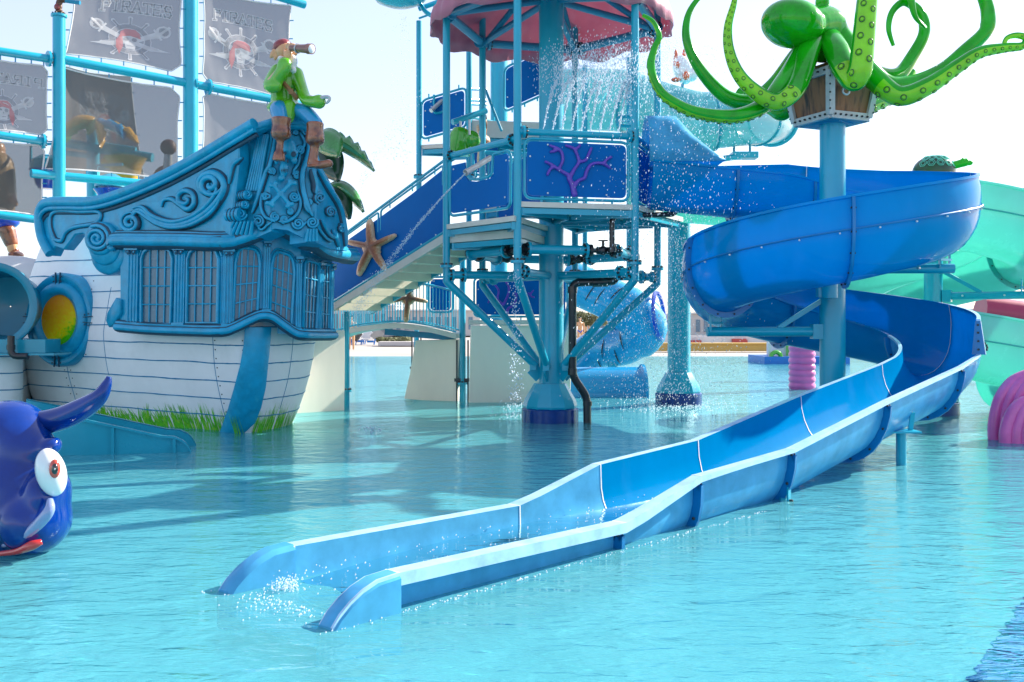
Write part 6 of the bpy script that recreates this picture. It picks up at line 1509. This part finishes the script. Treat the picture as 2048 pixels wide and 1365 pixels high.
# ---------------------------------------------------------------- blue shark slide behind the tower
sk_ = thing('tiger_slide', 'blue tube slide painted with black stripes behind the tower struts', 'water slide', P(1230, 760, 22.5))
cp = spl([P(1130, 560, 23), P(1190, 585, 22.8), P(1250, 615, 22.5), P(1290, 655, 22.6), P(1250, 690, 23), P(1190, 700, 23.5), P(1150, 740, 23.6)], 6)
mb = MB(); tube(mb, cp, [.48] * 12 + [.52] * 10 + [.46] * 15, 24, cap=True)
o = mb.build('tube', M['whale'] if False else paint('sky_blue_tube', (.02, .38, .68), .2, .15, 2, coat=.6, trans=.15), sk_, ang=60)
mb = MB()
for k in range(12):
    i = 6 + 2 * k; i = min(i, len(cp) - 2); v = Vector(cp[i]); t = (Vector(cp[i + 1]) - v).normalized(); s_ = t.cross(Vector((0, 1, 0))).normalized(); f = s_.cross(t); f = f if f.y < 0 else -f
    a0 = R.uniform(-1.1, .9); pts = [v + (f * cos(a0 + da) + s_ * sin(a0 + da)) * .49 + t * da * .1 for da in (0, .3, .6, .9)]; tube(mb, pts, [.006, .016, .013, .004], 6)
mb.build('stripes', M['black'], sk_)
mb = MB(); torus(mb, P(1318, 632, 22.4), (.9, -.35, .1), .53, .05, 30, 6); mb.build('rim', M['deep'], sk_)
tb = thing('runout_tub', 'blue rounded run-out trough lying in the water behind the tower column', 'water slide', W(1230, 795))
mb = MB(); g = W(1225, 795); lathe(mb, (g.x - 1.0, g.y + .5, .0), [(.60, 0), (.60, 1.62), (.66, 1.66), (.66, 1.72), (.5, 1.74), (.5, .1)], 30, (1, .03, 0)); mb.build('trough', paint('mid_blue_trough', (.01, .27, .55), .25, .1, 3, coat=.4), tb, ang=50)
mb = MB(); tube(mb, [P(1226, 570, 23), P(1226, 745, 23)], .12, 14); mb.build('prop', M['steel'], tb)
# ---------------------------------------------------------------- pink corrugated column and clam
pc_ = thing('corrugated_column', 'pink ribbed flexible column standing behind the octopus column', 'water toy', (X(1604, W(1603, 795).y + 2.5), W(1603, 795).y + 2.5, 0))
g = W(1603, 795); mb = MB(); prof = []
for k in range(90): z = -.2 + 2.1 * k / 89; prof.append((.27 + .035 * abs(sin(z * pi / .145)) ** .6, z))
lathe(mb, (X(1604, g.y + 2.5), g.y + 2.5, 0), prof, 24); mb.build('bellows', M['pinkf'], pc_, ang=60)
cl = thing('clam_shell', 'pink fan ribbed clam shell rising from the water at right edge', 'water toy', W(2030, 882))
g = W(2048, 885); mb = MB()
for k in range(6):
    c_ = spl([P(x, y, 13.3 - .05 * k) for x, y in ((1990 + 19 * k, 892), (1989 + 19 * k, 850), (2000 + 18 * k, 800), (2024 + 17 * k, 766), (2052 + 16 * k, 752 + 3 * k))], 5); tube(mb, c_, .085, 12); ell(mb, c_[-1], .084)
for k in range(6):
    c_ = spl([P(x, y, 12.95 - .04 * k) for x, y in ((2012 + 20 * k, 892), (2013 + 20 * k, 860), (2026 + 19 * k, 825), (2046 + 18 * k, 806), (2075 + 16 * k, 802 + 4 * k))], 5); tube(mb, c_, .085, 12); ell(mb, c_[-1], .084)
mb.build('shell', M['pinkf'], cl, ang=70)
# ---------------------------------------------------------------- far side of the pool
def solid(name, label, cat, mats, parts, grp=None):
    """thing made of named box parts: (part, px0, px1, y_top, y_bottom, depth, thickness, material)"""
    a_ = parts[0]; t = thing(name, label, cat, P((a_[1] + a_[2]) / 2, a_[4], a_[5]), grp)
    for (nm, x0, x1, yt, yb, d, th, mt_) in parts:
        mb = MB(); A, B = P(x0, yb, d), P(x1, yt, d); box(mb, ((A.x + B.x) / 2, d + th / 2, (A.z + B.z) / 2), (abs(B.x - A.x), th, abs(B.z - A.z))); mb.build(nm, M[mt_], t, ang=20)
    return t
solid('low_wall', 'long yellow painted low wall on the far side of the pool', 'wall', 0, [('wall', 1290, 2200, 689, 703, 48, .6, 'wally'), ('coping', 1290, 2200, 686.5, 689, 47.9, .8, 'wally')])
t = solid('barrier_wall', 'white far barrier wall with red blocks above the yellow wall', 'wall', 0, [('wall', 1200, 2200, 672, 690, 56, .4, 'wallw')])
for x0, x1, yt in ((1378, 1402, 681), (1464, 1494, 678), (1538, 1568, 673), (1640, 1664, 673)):
    mb = MB(); A, B = P(x0, 690, 55.9), P(x1, yt, 55.9); box(mb, ((A.x + B.x) / 2, 55.9, (A.z + B.z) / 2), (B.x - A.x, .3, B.z - A.z)); mb.build('red_block', M['wallr'], t)
k_ = solid('play_kiosk', 'small white and green play house on a blue plinth behind the pink column', 'play house', 0, [('plinth', 1529, 1700, 714, 732, 36, 2.5, 'wblue'), ('cabin', 1554, 1582, 683, 714, 36.5, 1.5, 'wallw'), ('side', 1573, 1700, 688, 714, 37, 1.5, 'wallw'), ('post', 1537, 1542, 686, 716, 36.2, .1, 'wallw')])
mb = MB()
for x in (1574, 1578, 1582): tube(mb, [P(x, 712, 36.4), P(x, 688, 36.4)], .03, 6)
torus(mb, P(1552, 714, 36.1), (0, 1, 0), .17, .08, 16, 6); mb.build('green_frame', M['limeb'], k_)
BL_ = [('low pale block of poolside buildings left of the footbridge post', 660, 790, 612, 676, 95, 8), ('long pale building behind the footbridge with paler columns', 770, 960, 622, 672, 90, 8), ('pale far building between spray column and blue slide', 1180, 1352, 630, 672, 90, 8), ('grey white far building right of the spray column', 1385, 1570, 628, 676, 80, 6), ('pale far building glimpsed under the mint slide', 1640, 2300, 620, 676, 100, 8)]
for li, (lab, x0, x1, yt, yb, d, th) in enumerate(BL_):
    t = solid('far_building', lab, 'building', 0, [('wall', x0, x1, yt, yb, d, th, 'building'), ('roof', x0 - 1, x1 + 1, yt - 2.5, yt, d - .3, th + .6, 'wallw')], 'pale buildings beyond the pool')
    for k in range(int((x1 - x0) / 16)):
        x = x0 + 7 + k * 16; mb = MB(); A, B = P(x, lerp(yt, yb, .75), d - .05), P(x + 8, lerp(yt, yb, .25), d - .05); box(mb, ((A.x + B.x) / 2, d - .02, (A.z + B.z) / 2), (B.x - A.x, .1, B.z - A.z)); mb.build('window', M['winb'], t)
def bush(label, x0, x1, yt, yb, d, mat='hedge', n=1400):
    mb = MB(); A, B = P(x0, yb, d), P(x1, yt, d)
    for k in range(n):
        v = Vector((R.uniform(A.x, B.x), d + R.uniform(-.8, .8), 0)); h = B.z - A.z; v.z = A.z + h * (R.random() ** .8) * (.7 + .5 * noise.noise(Vector((v.x * .6, 2, 3)))); s_ = R.uniform(.05, .14); a = Vector((R.gauss(0, 1), R.gauss(0, 1), R.gauss(0, 1))).normalized(); b = a.orthogonal().normalized()
        mb.add([v - a * s_, v + b * s_ * .5, v + a * s_, v - b * s_ * .5], [[0, 1, 2, 3]])
    o = mb.build('hedge', M[mat], ang=None); return tag(o, label, 'hedge')
bush('low clipped grey green hedge on the paving below the footbridge', 755, 822, 672, 684, 60)
bush('tall brownish hedge seen between the tower struts', 1148, 1215, 618, 652, 62, n=2600)
solid('planter', 'low grey stone planter under the clipped hedge', 'planter', 0, [('kerb', 756, 850, 684, 692, 58, 2, 'building')])
lg = None
for i, (px, d, lab) in enumerate(((704, 62, 'leftmost white blue sun lounger beyond the stair post'), (724, 63, 'middle white blue sun lounger with raised back'), (744, 62, 'rightmost white blue sun lounger nearest the hedge'))):
    if lg is None:
        t = thing('sun_lounger', lab, 'sun lounger', (0, 0, 0), 'sun loungers on the far paving'); lg = t
        mb = MB(); beam(mb, (-.1, 0, .36), (.75, 0, .36), .6, .05); mb.build('seat', M['wallw'], t); mb = MB(); beam(mb, (-.1, 0, .36), (-.55, 0, .85), .6, .05, (0, 1, 0)); beam(mb, (-.1, 0, .37), (-.55, 0, .86), .05, .6, (0, 0, 1)); mb.build('backrest', M['wallw'], t)
        for x in (-.2, .6):
            for y in (-.25, .25): mb = MB(); tube(mb, [(x, y, .35), (x + .08, y, 0)], .035, 6); mb.build('leg', M['wblue'], t)
        mb = MB(); box(mb, (.1, 0, .2), (.4, .5, .12)); mb.build('towel_tray', M['wblue'], t)
    else: t = copy_tree(lg); t['label'] = lab
    t.location = (X(px, d), d, .05); t.rotation_euler = (0, 0, radians(160 + 15 * i))
# far people
def person(label, px, pyf, d, shirt, h=1.7):
    f = P(px, pyf, d); t = thing('person', label, 'person', f); mb = MB(); s_ = h / 1.7
    for sg in (-1, 1): blend(mb, [f + Vector((sg * .1, 0, .05)) * s_, f + Vector((sg * .1, 0, .48)) * s_, f + Vector((sg * .09, 0, .88)) * s_], [.05 * s_, .07 * s_, .09 * s_]); blend(mb, [f + Vector((sg * .2, 0, 1.38)) * s_, f + Vector((sg * .26, -.02, 1.1)) * s_, f + Vector((sg * .26, -.08, .82)) * s_], [.05, .045, .035])
    blend(mb, [f + Vector((0, 0, .92)) * s_, f + Vector((0, 0, 1.15)) * s_, f + Vector((0, 0, 1.36)) * s_, f + Vector((0, 0, 1.47)) * s_], [.14, .13, .16, .06]); ell(mb, f + Vector((0, 0, 1.6)) * s_, (.085, .1, .12)); mb.build('body', M['skin'], t, remesh=.02, smooth_it=2)
    mb = MB(); ell(mb, f + Vector((0, .01, .9)) * s_, (.17, .14, .14)); mb.build('swimwear', M[shirt], t); mb = MB(); ell(mb, f + Vector((0, .02, 1.66)) * s_, (.092, .1, .08)); mb.build('hair', M['bolt'], t)
person('bather with dark hair standing on the far paving between the tower struts', 1160, 692, 60, 'deep')
person('second bather right behind the first, in black swimwear', 1170, 691, 64, 'black')
person('dark clothed person half hidden behind the stair post', 703, 700, 52, 'black', 1.75)
# odd coloured slides in the background on the right
ws = thing('white_tube_slide', 'far white tube slide with black and yellow bands behind the blue flume', 'water slide', P(1720, 600, 28)); d = 28
for nm, x0, x1, mt_ in (('white_section', 1672, 1752, 'wallw'), ('black_section', 1752, 1790, 'black'), ('yellow_section', 1790, 1812, 'yellow')): mb = MB(); tube(mb, [P(x0, 557, d), P(x1, 553, d)], .27, 20); mb.build(nm, M[mt_], ws)
rs = thing('red_slide', 'far dark red slide trough visible under the mint slide', 'water slide', P(2000, 640, 26)); mb = MB(); tube(mb, [P(1960, 622, 26), P(2100, 640, 26)], .4, 20); RM = paint('dark_red_fibreglass', (.38, .01, .06), .3, .1, 3, coat=.4); mb.build('trough', RM, rs); mb = MB(); tube(mb, [P(2025, 440, 26), P(2120, 410, 26)], .35, 20); mb.build('upper_trough', RM, rs); mb = MB(); tube(mb, [P(2090, 420, 26), P(2090, 640, 26)], .1); mb.build('prop', M['steel'], rs); mb = MB(); tube(mb, [P(1980, 640, 26), P(1980, 700, 26)], .1); mb.build('prop', M['steel'], rs)
wf = thing('white_statue', 'pale figure top at the right edge above the mint slide', 'statue', P(2046, 420, 26)); mb = MB(); ell(mb, P(2050, 390, 26), (.14, .14, .2)); ell(mb, P(2052, 415, 26), (.2, .2, .25)); mb.build('bust', M['wallw'], wf)
# ---------------------------------------------------------------- water spray: droplets too many to count
def drops(name, gen, label, zs_=1.4):
    mb = MB(); V = []; Fc = []
    for (v, r) in gen:
        b = len(V); V += [v + Vector((r, 0, 0)), v - Vector((r, 0, 0)), v + Vector((0, r, 0)), v - Vector((0, r, 0)), v + Vector((r * .3, 0, r * zs_)), v - Vector((r * .3, 0, r * zs_))]
        for f in ((0, 2, 4), (2, 1, 4), (1, 3, 4), (3, 0, 4), (2, 0, 5), (1, 2, 5), (3, 1, 5), (0, 3, 5)): Fc.append([i + b for i in f])
    mb.v = V; mb.f = Fc; mb.m = [0] * len(Fc); o = mb.build(name, M['droplet'], loc=(0, 0, 0), ang=180); return tag(o, label, 'water spray', kind='stuff')
def g1():
    for j in range(9):
        px = 1085 + j * 19; base = P(px, 266, 14.2 + .03 * j)
        vx = .75 + .15 * sin(j * 2.1); 
        for k in range(230):
            t = R.random() ** .8 * .6; s_ = .010 + .2 * t * t; v0 = 4.0 * (1 + R.gauss(0, .13) * min(1, t * 4))
            yield base + Vector((vx * t + R.gauss(0, s_), R.gauss(0, s_), v0 * t - 4.9 * t * t * .9 + R.gauss(0, s_))) , R.uniform(.004, .0095)
    for j in range(9):
        px = 1085 + j * 19; base = P(px, 266, 14.2 + .03 * j); vx = .75 + .15 * sin(j * 2.1)
        for k in range(220):
            t = (k / 220) * .27; s_ = .003 + .03 * t; yield base + Vector((vx * t + R.gauss(0, s_), R.gauss(0, s_), 4.0 * t - 4.9 * t * t * .9)), R.uniform(.004, .008)
    for k in range(4200):  # thrown cloud under the awning
        t = R.random(); px = lerp(1090, 1360, t) + R.gauss(0, 18); py = 118 - 20 * t + R.gauss(0, 22) + 60 * (1 - R.random() ** .5); yield P(px, py, R.uniform(14.0, 16.0)), R.uniform(.002, .007)
    for k in range(10000):  # falling curtain toward the second column
        px = min(1660, max(1120, R.gauss(1345, 85))); py = R.uniform(90, 800); yield P(px, py, R.uniform(13.8, 17.5)), R.uniform(.002, .0062)
    for k in range(900): px = R.gauss(1330, 90); yield P(px, R.gauss(470, 90), R.uniform(13, 14.5)), R.uniform(.003, .007)
drops('water_spray', g1(), 'fine droplets sprayed from the tower rail falling round the second column', 2.6)
def g2():
    a_, b_ = P(931, 347, 14.4), P(700, 640, 15.6)
    for k in range(1500):
        t = R.random(); v = a_.lerp(b_, t) + Vector((0, 0, .55 * t * (1 - t))); s_ = .004 + .06 * t * t; yield v + Vector((R.gauss(0, s_), R.gauss(0, s_), R.gauss(0, s_))), R.uniform(.003, .0075)
    for k in range(260): t = R.random(); yield P(880, 150, 17).lerp(P(760, 420, 16.5), t) + Vector((-.5 * sin(t * 2), R.gauss(0, .05), R.gauss(0, .1))), R.uniform(.003, .007)
    for k in range(420): py = R.random() ** .7 * 330; yield P(R.gauss(838 - 0 * py, 4 + py * .05) - 30 + 22 * (py < 0), py, 17.4), R.uniform(.003, .008)
    for k in range(300): py = R.uniform(540, 800); yield P(1030 + R.gauss(0, 7) - (py - 540) * .0, py, 14.0), R.uniform(.004, .012)
    for k in range(300): yield P(R.uniform(760, 830), R.uniform(20, 420), 17) , R.uniform(.002, .005)
drops('cannon_jet', g2(), 'thin jets and drips falling from the water cannon and the drip dish')
def g3():
    for (x, y, n, sx, sy) in ((1357, 812, 900, 60, 10), (1030, 812, 160, 22, 6), (745, 862, 60, 12, 5), (1030, 835, 60, 30, 3)):
        for k in range(n): px = R.gauss(x, sx); py = R.gauss(y, sy); py = max(py, 760); v = W(px, py); v.z = abs(R.gauss(0, .035)); yield v, R.uniform(.004, .012)
    for k in range(420):   # froth line along both walls where they meet the pool
        s_ = R.uniform(-.1, 4.4); p_ = end - dd / Ls * s_; l = Vector((.73, -.68, 0)) * R.choice((-1, 1)) * (.56 + abs(R.gauss(0, .03))); yield Vector((p_.x, p_.y, .004)) + l, R.uniform(.002, .006)
    for k in range(160):
        a = R.gauss(0, .25); r_ = abs(R.gauss(.05, .12)) - .15; yield Vector((end.x, end.y, .006)) + Vector((dd.x, dd.y, 0)) / Ls * r_ + Vector((.73, -.68, 0)) * a, R.uniform(.002, .006)
    for k in range(240):
        s_ = R.uniform(.2, 5); p_ = end - dd / Ls * s_; l = Vector((.73, -.68, 0)); v = Vector((p_.x, p_.y, .05)) - l * R.uniform(-.4, .44) ; v.z = .06 + abs(R.gauss(0, .012)); yield v, R.uniform(.002, .006)
    c0 = W(572, 1180)
    for k in range(220): yield c0 + Vector((R.gauss(0, .05), R.gauss(0, .05), abs(R.gauss(0.02, .03)))), R.uniform(.002, .006)
drops('splash_foam', g3(), 'white splash drops where spray meets the pool surface')
